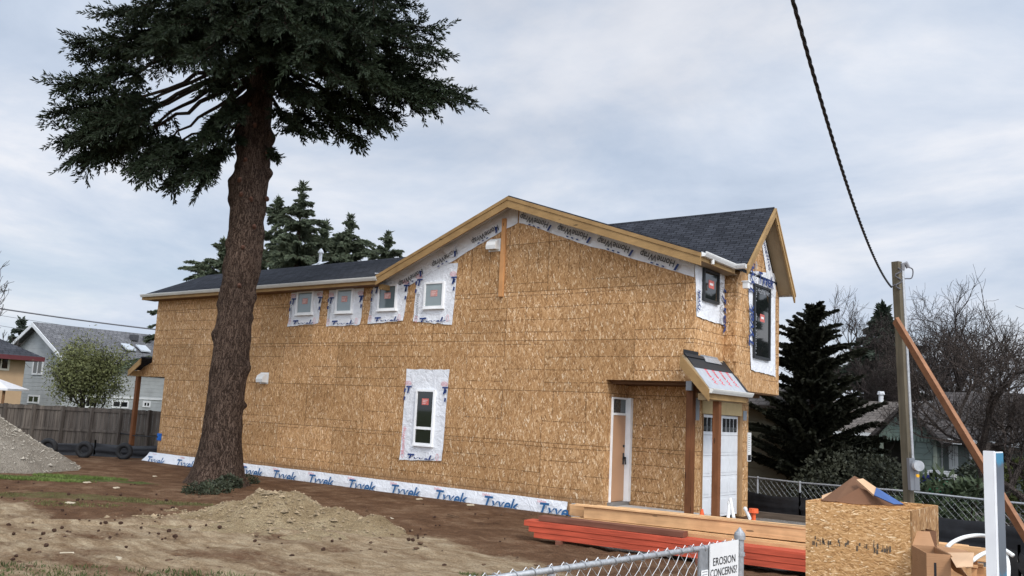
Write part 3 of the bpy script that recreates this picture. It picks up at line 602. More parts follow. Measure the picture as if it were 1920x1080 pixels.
# band of membrane at the foot of the wall
mb = MB(); n = 120; V = []; F = []; xa, xb = -20.45, -3.07
for i in range(n+1):
    x = xa+(xb-xa)*i/n; s_ = sst(-16, -20, x); a = float(fbm(x*1.3, 0, 31)-.47)
    for z, k in ((.0+a*.02, .012), (-.1, .03+.05*s_), (-.2, .045+.14*s_+abs(a)*.05), (-.345+.03*a, .05+.32*s_+abs(a)*.09)): V.append((x, -k, z))
for i in range(n):
    for j in range(3): k = i*4+j; F.append((k, k+1, k+5, k+4))
mb.add(V, F); x = xa+.35
while x < xb-.5:
    s_ = float(sst(-16, -20, x)); mb.flat(clip2d(text2d('Tyvek', .43, .22, .018), .07, 1), (x,-.085-.24*s_-.02,-.37), (1,0,0), (0,.17*s_+.04,.97-.1*s_), 1)
    mb.flat(text2d('DuPont', .08, 0, .012), (x-.05,-.055,-.085), (1,0,0), (0,.0,1), 2); x += 1.62+.05*math.sin(x*3)
mb.build('base_wrap', [WRAP, INKB, PINK], H, smooth=False)
# membrane under the rakes
def rakewrap(xs, xe, seed, words):
    mb = MB(); n = 40; V = []; F = []
    for i in range(n+1):
        x = xs+(xe-xs)*i/n; zt = roofz(x)-.11; a = float(fbm(x*1.7, seed, seed)-.47)
        V += [(x,-.012,zt), (x,-.016-abs(a)*.02,zt-.22), (x,-.018-abs(a)*.05,zt-.50+a*.12)]
    for i in range(n):
        for j in range(2): k = i*3+j; F.append((k, k+1, k+4, k+3))
    mb.add(V, F); sl = (roofz(xe)-roofz(xs))/(xe-xs); d = np.array([1,0,sl]); d /= np.linalg.norm(d); up = np.array([-d[2],0,d[0]])
    for x in words:
        mb.flat(text2d('HomeWrap', .20, 0, .012), (x,-.062,roofz(x)-.36), -d*.95, -up*1.1, 1)
        mb.flat(clip2d(text2d('T', .3, .2, .03), 0, .16), (x-.12,-.085,roofz(x-.12)-.58), d*1.2, up, 2)
        for k in range(3): mb.flat(([(0,0),(.07,0),(.07,.03),(0,.03)], [(0,1,2,3)]), (x-.35-.14*k,-.07,roofz(x-.35-.14*k)-.585), d, up, 2)
    return mb.build('gable_wrap', [WRAP, plain('charcoal_ink', (.05,.055,.06), .5), INK], H)
rakewrap(-9.1, APX-.02, 5, (-8.05, -6.85, -5.75+.25)); rakewrap(APX+.02, -.02, 6, (-3.9, -2.75, -1.6, -.45))
mb = MB(); q = [on_y(*a) for a in ((828,466),(856,457),(853,482),(846,483),(838,478))]; mb.prism([p+np.array((0,-.05,0)) for p in q], (0,-.012,0)); mb.build('torn_wrap', WRAP, H)
mb = MB(); q = [on_y(*a) for a in ((716,517),(733,502),(745,510),(770,506),(758,514),(735,512),(722,530))]; mb.prism([p+np.array((0,-.07,0)) for p in q], (0,-.012,0)); mb.build('torn_wrap', WRAP, H)
mb = MB(); p0, p1 = on_y(948,408,-.05), on_y(938,556,-.05); mb.box((p1[0]-.06,-.062,p1[2]), (p1[0]+.07,-.004,p0[2]-.02)); mb.build('nailed_board', PLANK, H)
k0 = np.array((BX+.012,BAY+.03,BAZ-.33)); k1 = np.array((BX+.012,BER-.30,BERZ+.02)); dk_ = (k1-k0)/np.linalg.norm(k1-k0); nk = np.array((0,dk_[2],-dk_[1])); Lk = np.linalg.norm(k1-k0)
mb = MB(); mb.prism([k0, k1, k1+nk*.16+dk_*.12, k1+nk*.42-dk_*.2, k0+nk*.24+dk_*.30], (.006,0,0)); mb.flat(text2d('HomeWrap', .2, 0, .012), k0+dk_*.3+nk*.17+(.012,0,0), dk_, -nk, 1); mb.build('gable_wrap', [WRAP, INK], H)
def hood(px, py, s=.15):
    p = on_y(px, py); mb = MB(); x, z = p[0], p[2]
    prof = [(0,s), (-.3*s,s), (-1.0*s,.55*s), (-1.25*s,-.1*s), (-1.15*s,-.75*s), (0,-.75*s)]
    mb.prism([(x-s,y-.012,z+k) for y, k in prof], (2*s,0,0)); mb.box((x-s*1.25,-.012,z-s), (x+s*1.25,-.002,z+s*1.2)); mb.build('vent_hood', WHITE, H)
hood(496, 710, .16); hood(928, 461, .15)
p = on_y(299, 819); mb = MB(); mb.box((p[0]-.07,-.05,p[2]-.12), (p[0]+.13,-.004,p[2]+.12)); mb.box((p[0]-.03,-.06,p[2]-.08), (p[0]+.09,-.05,p[2]+.08)); mb.build('outlet_box', BLUE, H)
mb = MB(); mb.tube([(p[0],-.06,p[2]), (p[0]-.6,.0,p[2]-.02), (p[0]-1.8,.05,p[2]-.05), (p[0]-3.4,.4,p[2]-.03)], .02, 6); mb.build('cable', BLACK, H)
# permit notice
p = on_x(1402, 838, FX+.02); nb = MB(); nb.box((FX+.003,4.16,p[2]-.36), (FX+.02,4.40,p[2]+.36), 0)
for k in range(9): nb.box((FX+.021,4.20,p[2]+.28-k*.05), (FX+.022,4.28+.02*(k*7 % 4),p[2]+.295-k*.05), 1)
nb.box((FX+.021,4.18,p[2]-.34), (FX+.023,4.38,p[2]-.2), 2); tag(nb.build('permit_notice', [WHITE, GREYINK, BLACKINK]), 'white printed permit notice fixed to the corner beside the garage door', 'notice')

# ------------------------------------------------------------------ vegetation generators
def nrm(v): return v/(np.linalg.norm(v, axis=-1, keepdims=True)+1e-9)
def twigs(P, D, Ln, Wd, G):
    """two crossing slim leaf-shaped faces for every twig: base P, direction D, length, width"""
    D = nrm(D); A = nrm(np.cross(D, G.normal(size=P.shape))); B = np.cross(D, A); out = []
    for S_ in (A, B):
        q = np.stack([P, P+D*(Ln*.55)[:,None]+S_*(Wd*.5)[:,None], P+D*Ln[:,None], P+D*(Ln*.5)[:,None]-S_*(Wd*.5)[:,None]], 1); out.append(q)
    return np.concatenate(out)
def limb(p0, p1, G, sag=.12, n=14):
    t = np.linspace(0, 1, n)[:,None]; Ld = np.linalg.norm(p1-p0)
    c = p0*(1-t)+p1*t; c[:,2] += (np.sin(t[:,0]*math.pi)*sag*Ld); c += (G.normal(size=(n,3))*.02*Ld)*t*(1-t)*2
    return c
def spray(c, G, bl=.9, dens=1., droop=.55, tl=.15, tw=.045, start=.12, pitch=.13):
    """foliage along a limb polyline c: side shoots, each a brush of short needle twigs"""
    seg = np.diff(c, axis=0); sl = np.linalg.norm(seg, axis=1); cum = np.concatenate([[0], np.cumsum(sl)]); Lt = cum[-1]
    nb = max(6, int(Lt/pitch*dens)); ts = start+(1-start)*(np.arange(nb)+G.random(nb))/nb
    PP, DD = [], []; stems = []
    for k, t in enumerate(ts):
        i = min(np.searchsorted(cum, t*Lt)-1, len(seg)-1); i = max(i, 0); f = (t*Lt-cum[i])/sl[i]; p = c[i]+seg[i]*f; d = seg[i]/sl[i]
        side = np.cross(d, (0,0,1)); side /= np.linalg.norm(side)+1e-9; sgn = 1 if k % 2 else -1
        dirv = d*(.6+.35*G.random())+side*sgn*(.35+.6*G.random())+np.array([0,0,.12+.28*G.normal()-droop*(.05+.7*G.random())]); dirv /= np.linalg.norm(dirv)
        ln = bl*(.4+.75*G.random())*(1-.45*t)*(.55+.9*min(1, t*2.2)); m = max(5, int(ln/.022))
        q = (np.arange(m)+.5)/m; pos = p+dirv*(q*ln)[:,None]+np.array([0,0,-1.])*(q**2*ln*droop*.35)[:,None]
        stems.append(pos[::max(1, m//3)])
        ra = nrm(G.normal(size=(m,3))); ra = nrm(ra-dirv*(ra@dirv)[:,None])
        PP.append(pos); DD.append(dirv*.85+ra*(.45+.5*G.random((m,1)))+np.array([0,0,-.12*droop]))
        PP.append(np.repeat(pos[-1:], 2, 0)); DD.append(dirv[None]+G.normal(size=(2,3))*.18)
    P = np.concatenate(PP); D = np.concatenate(DD); k = len(P)
    return twigs(P, D, tl*(.6+.8*G.random(k)), tw*(.7+.6*G.random(k)), G), stems

# ------------------------------------------------------------------ the big fir in front of the house
TB = ground(405, 908); DT = float((TB-CAM)@HD)
FIR = thing('fir_tree', 'huge old fir with knobbly brown trunk and dark crown in front of the house', 'tree', TB)
outl = [(915,352,462),(900,358,457),(870,366,456),(830,374,456),(780,381,457),(700,393,466),(640,401,472),(600,405,475),(560,411,478),(500,419,490),(450,426,494),(400,430,497),(340,436,506),(300,442,507),(250,444,508),(200,456,511),(150,467,514),(100,474,517),(50,480,520),(0,486,523),(-80,493,525),(-180,500,527),(-330,505,525)]
cs = []; rs = []
for y, a, b in outl:
    p, q = at(a, y, DT), at(b, y, DT); cs.append((p+q)/2); rs.append(np.linalg.norm(q-p)/2)
cs, rs = np.array(cs), np.array(rs)*.92; cs[0][2] = TB[2]-.1
zs = cs[:,2]; G = np.random.default_rng(3)
nr, na = 330, 72; Z = np.linspace(zs[0], zs[-1], nr); V = []
CXv = np.interp(Z, zs, cs[:,0]); CYv = np.interp(Z, zs, cs[:,1]); RV = np.interp(Z, zs, rs)
AN = np.arange(na)*2*math.pi/na
ZZ, AA = np.meshgrid(Z, AN, indexing='ij'); RR = np.repeat(RV[:,None], na, 1)
RR = RR*(.98+.06*(fbm(AA*1.2+3, ZZ*.9, 5)-.47)*2)+(vnoise(np.cos(AA)*14+ZZ*.2, np.sin(AA)*14+ZZ*1.7, 3)-.5)*.045+(vnoise(AA*13, ZZ*5, 8)-.5)*.03
knots = []
for k in range(40):                              # burls and cut stubs
    kz = TB[2]+.9+8.4*G.random()**.8; ka = G.uniform(0, 2*math.pi); kr = G.uniform(.08, .2); kh = G.uniform(.03, .09)
    da = (AA-ka+math.pi) % (2*math.pi)-math.pi; dd = np.hypot(da*np.interp(kz, Z, RV), (ZZ-kz)*.9); RR = RR+kh*np.exp(-(dd/kr)**2*1.6); knots.append((kz, ka))
for px, py, kr, kh in ((437,350,.3,.12),(430,375,.25,.1),(503,255,.2,.16),(500,325,.2,.13),(440,245,.25,.12),(410,630,.25,.1),(468,690,.25,.09),(480,560,.2,.09),(405,570,.2,.1),(424,500,.3,.08),(492,440,.25,.07)):
    p = at(px, py, DT); kz = p[2]; c0 = np.array([np.interp(kz, Z, CXv), np.interp(kz, Z, CYv)]); ka = math.atan2(p[1]-c0[1], p[0]-c0[0])
    da = (AA-ka+math.pi) % (2*math.pi)-math.pi; dd = np.hypot(da*np.interp(kz, Z, RV), (ZZ-kz)); RR = RR+kh*np.exp(-(dd/kr)**2*1.6)
hb = ZZ-TB[2]; RR = RR+.16*np.exp(-hb/.35)*(1+.5*np.sin(AA*5+1))
TV = np.stack([CXv[:,None]+RR*np.cos(AA), CYv[:,None]+RR*np.sin(AA), ZZ], -1).reshape(-1, 3)
mb = MB(); mb.add(TV, [(i*na+j, i*na+(j+1)%na, (i+1)*na+(j+1)%na, (i+1)*na+j) for i in range(nr-1) for j in range(na)])
BARK = barkmat('fir_bark', (.092,.062,.047), (.19,.138,.108)); mb.build('trunk', BARK, FIR, smooth=True)
def trunk_at(z): return np.array([np.interp(z, zs, cs[:,0]), np.interp(z, zs, cs[:,1]), z])
def trunk_r(z): return float(np.interp(z, zs, rs))
CUTW = simple('cut_wood', (.10,.050,.034), .95, .4, 20)
for px, py in ((448,244),(477,243),(460,308),(468,205),(449,345),(500,290),(452,372),(500,375),(448,540),(476,430),(470,380),(455,470)):
    p = at(px, py, DT); c0 = trunk_at(p[2]); view = nrm(CAM-c0); view[2] = 0; rt = p-c0; rt -= view*(rt@view); r_ = trunk_r(p[2]); k = max(.05, r_*r_-rt[:2]@rt[:2])**.5
    stub = MB(); b = c0+rt+view*(k*.9+.02); stub.tube([b, b+view*.10+(0,0,.02), b+view*.125], [.07,.05,.03], 9); stub.build('branch_stub', CUTW, FIR)
tips = [  # px, py, depth offset, start height on trunk in pixels, droop, size
 (100,208,-.8,90,.35,1.1),(112,262,.3,120,.45,1.0),(135,85,.8,10,.3,1.1),(112,165,-1,40,.35,1.1),(140,292,-.4,140,.7,1.),(185,30,.5,-60,.3,1.1),(160,240,-1.2,90,.6,1.1),(180,295,.8,120,.8,.9),(240,310,-.6,150,.8,.65),(255,300,.6,165,.8,.55),
 (345,330,-1.4,185,.7,.8),(385,300,-.6,200,.7,.5),(262,318,-1.6,150,.8,.8),(310,335,-1.1,170,.8,.75),(420,222,-2.,170,.5,.5),(365,345,-.9,190,.8,.5),(585,248,-.9,170,.4,.7),(690,262,-.2,140,.6,.6),(730,235,-1.,110,.5,.7),(385,232,-1.6,170,.6,.6),(400,285,-1.2,215,.7,.35),(300,300,-.9,170,.7,.5),(370,262,-1.9,170,.6,.6),(250,90,-2.4,20,.4,1.),(150,235,-1.,100,.5,.9),
 (240,20,-1.5,-90,.3,1.1),(300,50,-3,-50,.4,1.),(350,100,-3.4,0,.4,1.),(385,150,-2.6,90,.5,.7),(420,60,-3.6,-40,.4,1.),(430,130,-3.0,40,.5,.6),
 (880,178,.2,75,.25,1.),(862,190,-.6,90,.3,.8),(833,55,.4,-20,.1,1.),(838,98,-.8,0,.2,.95),(785,15,.5,-90,.2,1.1),(810,125,.8,30,.3,1.),(775,70,-1.6,-30,.3,1.),(810,195,-1.,100,.4,.8),(750,215,-.4,120,.5,.75),(705,240,.6,130,.6,.65),(655,225,-1.,120,.6,.65),(845,160,-.2,60,.25,.9),
 (615,250,-.8,150,.6,.4),(560,225,-1.6,165,.6,.35),(590,180,-2.4,90,.5,.7),(640,145,-3,40,.4,1.),(700,125,-2.6,10,.4,1.),(740,165,-1.8,70,.4,.95),(690,60,-3,-60,.4,1.1),(610,70,-3.8,-40,.4,1.),(560,110,-3.6,20,.4,.8),(540,50,-4,-60,.4,1.),(545,165,-2.2,120,.5,.5),(524,292,-.4,270,.3,.22),(516,284,.5,285,.3,.18),(436,255,-.9,250,.5,.25),
 (300,40,2.5,-80,.4,1.1),(215,110,2.4,0,.4,1.1),(330,110,3,20,.4,.9),(400,70,3.6,-60,.4,1.),(600,60,3.6,-60,.4,1.1),(680,110,2.8,-10,.4,1.1),(740,50,2.2,-80,.4,1.1),(600,140,3,40,.5,1.),(560,180,2.4,110,.5,.6),(390,170,2,110,.5,.5),(165,100,1.8,20,.4,1.1),(765,130,1.5,40,.4,1.),
 (450,-20,-3.5,-160,.4,1.),(520,0,-4,-120,.4,1.),(480,50,-3.4,-40,.4,.8),(510,105,-3.,40,.4,.6),(460,95,-2.8,30,.4,.5),(640,10,-3.4,-120,.4,1.1),(380,5,-3.2,-120,.4,1.1),(300,-30,-2,-150,.4,1.1),(720,-10,-2,-150,.4,1.1),(560,-60,-3.6,-220,.4,1.1),(420,-90,-3,-250,.4,1.1),(220,-60,0,-200,.4,1.1),(770,-60,0,-200,.4,1.1),(650,-120,1,-280,.4,1.1),(330,-120,1,-280,.4,1.1),
]
cr = MB(); lb = MB(); G = np.random.default_rng(12); quads = []
for (px, py, dd, sy, dr, sz) in tips:
    p1 = at(px, py, DT+dd); z0 = at(490, sy, DT)[2]; c0 = trunk_at(z0)
    h = p1-c0; h[2] = 0; c0 = c0+nrm(h)*trunk_r(z0)*.7; p1 = p1-nrm(h)*.12
    c = limb(c0, p1, G, G.uniform(-.09,.02)); Ll = np.linalg.norm(p1-c0)
    lb.tube(c, np.linspace(.028+.011*Ll, .006, len(c)), 5)
    bare_ = .66 if (235 < px < 440 and py > 205) else .60 if (px < 265 and py > 140) else (.5 if (px > 540 and py > 170) else (.34 if Ll > 2.5 else .2))
    q, stems = spray(c, G, bl=(.30+.10*Ll)*(.5+.5*sz), dens=1.35*(.6+.4*sz), droop=dr, tl=.14, tw=.034, start=bare_); quads.append(q)
    for s_ in stems[::2]:
        if len(s_) > 1: lb.tube(s_, .006, 3, cap=False)
    for k in range(int(4+Ll*2.5)):                   # second-order boughs
        t = G.uniform(max(.32, bare_), .97); b = c[int(t*(len(c)-1))]; d = nrm(p1-c0); sd = np.cross(d, (0,0,1)); sd /= np.linalg.norm(sd); sg = G.choice((-1, 1))
        e = b+(d*G.uniform(.2,.8)+sd*sg*G.uniform(.3, 1.)+np.array([0,0,G.uniform(-1.25,.45)*(.3+dr)]))*G.uniform(.5, 1.15)*(.32+.13*Ll)*sz*(1.1-.5*t)
        c2 = limb(b, e, G, .05, 8); lb.tube(c2, np.linspace(.014, .004, len(c2)), 4); q, _ = spray(c2, G, bl=.36*sz**.5, dens=1.35, droop=dr, tl=.14, tw=.034, start=.05); quads.append(q)
cr.quads(np.concatenate(quads)); print('fir quads', sum(map(len, quads)))
lb.build('limbs', barkmat('limb_bark', (.05,.036,.028), (.10,.075,.058), 2), FIR)
cr.build('crown', leafmat('fir_needles', (.024,.036,.019), .5, .9), FIR)
# sucker growth and ivy at the trunk's foot
def leaf_blob(centre, rx, ry, rz, n, G, size=.06, shell=.35, out_bias=.6, asp=.6):
    u = nrm(G.normal(size=(n,3))); r = (shell+(1-shell)*G.random(n)**.5)[:,None]; P = np.array(centre)+u*r*np.array([rx,ry,rz])*(.8+.35*fbm(u[:,0]*3+5, u[:,1]*3+u[:,2]*2, 3)[:,None]*1.2)
    D = nrm(u*out_bias+G.normal(size=(n,3))*.7); return twigs1(P, D, size*(.6+.8*G.random(n)), size*asp*(.7+.6*G.random(n)), G)
def twigs1(P, D, Ln, Wd, G):
    D = nrm(D); A = nrm(np.cross(D, G.normal(size=P.shape))); return np.stack([P, P+D*(Ln*.5)[:,None]+A*(Wd*.5)[:,None], P+D*Ln[:,None], P+D*(Ln*.5)[:,None]-A*(Wd*.5)[:,None]], 1)
G = np.random.default_rng(5); iv = MB(); p = ground(428, 915)
iv.quads(np.concatenate([leaf_blob(p+(0,0,.1), .4,.3,.2, 900, G, .08), leaf_blob(ground(402,922)+(0,0,.05), .4,.4,.2, 900, G, .07), leaf_blob(ground(375,925)+(0,0,.05), .4,.4,.18, 700, G, .07), leaf_blob(ground(460,905)+(0,0,.05), .4,.35,.15, 700, G, .07)]))
tag(iv.build('ivy_patch', leafmat('ivy', (.042,.050,.030), .5, 3)), 'low green ivy around the foot of the big fir trunk', 'plant')
p = ground(690, 912); iv = MB(); iv.quads(leaf_blob(p+(0,0,.08), .32,.15,.22, 260, G, .14, asp=.25)); tag(iv.build('weed', leafmat('weed_leaf', (.06,.085,.045))), 'small weed growing against the white base wrap of the house', 'plant')

# ------------------------------------------------------------------ background conifers
def conifer(name, label, px_tip, py_tip, D, py_base, rad, G, dens=1., droop=.25, col=(.032,.05,.028), tl=.5, tw=.16, up=.1, top=.0, group=None, nl=1., irregular=.35, mat=None, group_cat='tree', power=1.0, sagk=.06, fmin=.05, jit=.012, nk=3):
    tip = at(px_tip, py_tip, D); base = tip.copy(); base[2] = at(px_tip, py_base, D)[2] if py_base else float(gz(tip[0], tip[1])); zb = float(gz(tip[0], tip[1])); Hh = tip[2]-zb
    t = thing(name, label, group_cat, (tip[0], tip[1], zb), group); o = np.array([tip[0], tip[1], zb])
    mb = MB(); mb.tube([o, o+(0,0,Hh*.5), o+(0,0,Hh*.97)], [Hh*.02+.05, Hh*.012+.03, .012], 7); mb.build('trunk', BARK, t)
    fo = []; lm = MB(); nlv = int((Hh/.28)*nl)
    for i in range(nlv):
        f = (i+G.random())/nlv; f0 = f; z = zb+Hh*min(.985, fmin+(.98-fmin)*f+G.normal()*jit); L_ = rad*((1-(fmin+(1-fmin)*f))**power)*(1-irregular+2*irregular*G.random())+.26
        for k in range(nk if L_ > .6 else 2):
            a = i*2.4+k*2.1+G.uniform(-.5,.5); d = np.array([math.cos(a), math.sin(a), 0]); p0 = np.array([o[0], o[1], z]); p1 = p0+d*L_+np.array([0,0,L_*(up+G.uniform(-.15,.2)-droop*G.random())])
            c = limb(p0, p1, G, sagk, 6); lm.tube(c, np.linspace(.02+.012*L_, .008, len(c)), 3, cap=False)
            q = (.12+.88*G.random(int((8+L_*26)*dens))); ii = (q*(len(c)-1)); i0 = np.minimum(ii.astype(int), len(c)-2); P = c[i0]+(c[i0+1]-c[i0])*(ii-i0)[:,None]
            sd = np.cross(d, (0,0,1)); D_ = d*.7+sd*G.choice((-1,1), size=(len(P),1))*G.uniform(.2,.95,(len(P),1))+np.array([0,0,-droop*.9])+G.normal(size=(len(P),3))*.25
            sc = (.45+.55*(1-q))*(.5+.5*min(1, L_/1.5)); fo.append(twigs(P, D_, tl*sc*(.6+.8*G.random(len(P))), tw*(.6+.7*G.random(len(P)))*(.6+.4*sc), G))
    kq = int(90*dens); P = o+np.stack([G.normal(size=kq)*.07, G.normal(size=kq)*.05, Hh*(.86+.14*G.random(kq))], 1); fo.append(twigs(P, np.stack([G.normal(size=kq), G.normal(size=kq), .5+.5*G.random(kq)], 1), tl*(.35+.5*G.random(kq)), tw*(.5+.4*G.random(kq)), G))
    lm.build('limbs', BARK, t); cr = MB(); cr.quads(np.concatenate(fo)); cr.build('crown', mat or leafmat(name+'_needles', col, .5, .6), t); return t
G = np.random.default_rng(21)
DEO = leafmat('deodar_needles', (.105,.13,.085), .5, .5)
gr = 'dark conifers standing behind the roof'
conifer('conifer_tree', 'tallest pointed conifer rising behind the wing roof', 568, 345, 46, 0, 5.2, G, 5.5, .55, tl=.42, tw=.085, up=.25, sagk=.16, fmin=.32, jit=.03, nk=5, group=gr, mat=DEO, irregular=.5, nl=.9)
conifer('conifer_tree', 'narrow conifer just right of the fir trunk, behind the roof', 522, 372, 48, 0, 4.4, G, 5.5, .55, tl=.42, tw=.085, up=.25, sagk=.16, fmin=.32, jit=.03, nk=5, group=gr, mat=DEO, irregular=.5, nl=.9)
conifer('conifer_tree', 'conifer with blunt top behind the white roof vent', 658, 404, 48, 0, 6.2, G, 5.5, .55, tl=.42, tw=.085, up=.3, sagk=.16, fmin=.32, jit=.03, nk=5, group=gr, mat=DEO, irregular=.55, nl=.9)
conifer('conifer_tree', 'dense middle conifer between the two taller ones behind the roof', 612, 418, 47, 0, 4.4, G, 5.5, .55, tl=.42, tw=.085, up=.3, sagk=.16, fmin=.32, jit=.03, nk=5, group=gr, mat=DEO, irregular=.5, nl=.8)
conifer('conifer_tree', 'low conifer top nearest the gable rake, behind the roof', 728, 436, 50, 0, 5.0, G, 5.5, .55, tl=.42, tw=.085, up=.3, sagk=.16, fmin=.32, jit=.03, nk=5, group=gr, mat=DEO, irregular=.5, nl=.8)
conifer('conifer_tree', 'spreading conifer left of the fir trunk, above the roof end', 420, 450, 46, 0, 5.8, G, 5.5, .5, tl=.42, tw=.085, up=.4, sagk=.16, fmin=.32, jit=.03, nk=5, group=gr, mat=DEO, irregular=.6, nl=.8)
conifer('cypress_tree', 'broad dark evergreen beside the garage in front of the green house', 1524, 578, 26.5, 0, 1.95, G, 9., .12, jit=.035, nk=4, tl=.27, tw=.085, up=.5, col=(.024,.026,.016), irregular=.35, nl=2.4, power=.75)
conifer('conifer_tree', 'tall dark fir far behind the wooden service pole', 1655, 578, 50, 0, 5.0, G, 3., .35, tl=.8, tw=.25, up=.2, col=(.045,.06,.045), irregular=.35, nl=1.2)
conifer('conifer_tree', 'distant small conifer behind the grey house roof at far left', 42, 600, 75, 0, 3.2, G, 1., .3, tl=.8, tw=.3, up=.2, col=(.05,.065,.05), nl=.8)

G = np.random.default_rng(71)
for k, (x, y, h_) in enumerate(((11.5,19,10),(14.5,26,13),(19,22,12),(13,33,14))):
    vx = np.array([x, y, float(gz(x, y))]); t = conifer('conifer_tree', 'dark evergreen up the street, mirrored in the front windows', 960, 300, 30, 0, 2.8, G, 1.6, .35, tl=.7, tw=.3, up=.2, group='evergreens up the street', nl=.7); sc_ = h_/8.; t.location = vx; t.scale = (1, 1, sc_)
# ------------------------------------------------------------------ bare and leafy trees
def bare(name, label, base, height, spread, G, levels=5, r0=.2, lean=(0,0), col=((.045,.036,.032),(.10,.082,.074)), leaves=None, group=None, kids=(3,4), first=.25, upw=.35, trunk_len=None, minr=.008):
    t = thing(name, label, 'tree', base, group); tr = MB(); br = MB(); tipsL = []
    def grow(p, d, L_, r, lv):
        n = 5; pts = [p]; q = p.copy(); dd = d.copy()
        for i in range(n): dd = nrm(dd+G.normal(size=3)*.16+np.array([0,0,.05])); q = q+dd*L_/n; pts.append(q)
        (tr if lv == 0 else br).tube(pts, np.linspace(r, max(minr, r*.6), n+1), 7 if lv == 0 else (5 if lv == 1 else 3), cap=False)
        if lv >= levels: tipsL.append((pts[-1], dd)); return
        for k in range(int(G.integers(kids[0], kids[1]+1))):
            f = G.uniform(.35, 1.) if k else 1.; i = min(n, int(round(f*n))); v = nrm(dd+G.normal(size=3)*spread+np.array([0,0,upw*.5])); grow(pts[i], v, L_*G.uniform(.58, .86), max(minr, r*(.62 if k == 0 else .5)), lv+1)
    grow(np.array(base, float), nrm(np.array([lean[0], lean[1], 1.])), trunk_len or height*first, r0, 0)
    bm_ = barkmat(name+'_bark', *col, 1.5); tr.build('trunk', bm_, t); br.build('branches', bm_, t)
    if leaves:
        c, n, sz = leaves; P = np.array([a for a, _ in tipsL]); P = np.repeat(P, n, 0)+G.normal(size=(len(P)*n,3))*.24; D = G.normal(size=P.shape)+np.array([0,0,-.4])
        lf = MB(); lf.quads(twigs1(P, D, sz*(.6+.8*G.random(len(P))), sz*.4*(.6+.8*G.random(len(P))), G)); lf.build('crown', leafmat(name+'_leaf', c, .4, .8), t)
    return t
G = np.random.default_rng(8)
gb = 'leafless trees beyond the right-hand fence'
def gat(px, D): p = at(px, 800, D); p[2] = float(gz(p[0], p[1])); return p
bare('bare_tree', 'big leafless tree with wide twiggy crown at the right edge', gat(1888, 22), 7, .62, G, 6, .19, (.0,-.0), group=gb, kids=(3,5), trunk_len=1.95, minr=.0045, col=((.085,.07,.062),(.19,.16,.145)))
bare('bare_tree', 'second leafless tree close to the right frame edge, behind the big one', gat(2010, 25), 7, .6, G, 6, .17, group=gb, kids=(3,4), trunk_len=1.9, minr=.005, col=((.085,.07,.062),(.19,.16,.145)))
bare('bare_tree', 'leafless tree behind the green house, right of the service pole', gat(1770, 38), 8, .6, G, 6, .2, group=gb, trunk_len=2.7, minr=.006, kids=(3,5), col=((.085,.07,.066),(.17,.148,.14)))
bare('bare_tree', 'leafless grey tree behind the brown roof, left of the service pole', gat(1640, 42), 8, .6, G, 6, .2, group=gb, trunk_len=2.8, minr=.006, kids=(3,5), col=((.085,.07,.066),(.17,.148,.14)))
bare('bare_tree', 'leafless thin tree far behind the brown roof ridge', gat(1710, 50), 8, .6, G, 6, .2, group=gb, trunk_len=3.3, minr=.007, kids=(3,5), col=((.085,.07,.066),(.17,.148,.14)))
bare('bare_tree', 'leafless pale tree at the left edge above the tan house', gat(-42, 46), 9, .5, G, 6, .16, trunk_len=2.9, minr=.012, kids=(2,4), col=((.13,.115,.105),(.24,.22,.2)))
bare('olive_green_tree', 'bushy olive green tree in front of the grey house beyond the fence', gat(158, 38), 6, .42, G, 5, .13, leaves=((.12,.13,.052), 13, .12), kids=(3,5), trunk_len=1.6, col=((.07,.06,.05),(.14,.12,.1)))
# round hedge and broadleaf shrubs
def shrub(name, label, parts, n, size, col, cat='shrub', group=None, stems=True, asp=.6):
    base = np.array(parts[0][0], float); base[2] = float(gz(base[0], base[1])); t = thing(name, label, cat, base, group); G = np.random.default_rng(int(abs(base[0]*97)))
    mb = MB(); tot = sum(p[1]*p[3] for p in parts)
    mb.quads(np.concatenate([leaf_blob(p[0], p[1], p[2], p[3], int(n*p[1]*p[3]/tot), G, size, asp=asp) for p in parts])); mb.build('foliage', leafmat(name+'_leaf', col, .5, 1.5), t)
    st = MB()
    for p in parts:
        for k in range(4): e = np.array(p[0])+G.normal(size=3)*np.array(p[1:4])*.4; st.tube([(p[0][0],p[0][1],base[2]), e], [.03,.012], 4)
    st.build('stems', BARK, t); return t
def sp(px, py, D, rx, rz, ry=None): return (at(px, py, D), rx, ry or rx, rz)
shrub('hedge', 'large rounded dark hedge in front of the brown roofed house', [sp(1600,905,24.5,1.45,.95), sp(1560,900,25,.9,.75), sp(1660,915,24,.95,.75), sp(1530,925,24.5,.8,.6)], 9000, .11, (.040,.043,.028))
shrub('rhododendron', 'broadleaf shrub with drooping leaves behind the wire fence by the green bin', [sp(1770,935,20.5,.75,.55), sp(1820,945,20.2,.7,.5), sp(1725,955,20.2,.55,.45)], 1500, .24, (.045,.062,.032), asp=.32)
shrub('garden_shrub', 'small dark shrub by the grey wall under the far window', [sp(1850,900,27,.8,.6)], 900, .16, (.05,.06,.04))
shrub('garden_shrub', 'light green bush at the right frame edge beyond the fence', [sp(1925,915,24,.7,.8)], 900, .16, (.10,.12,.04))

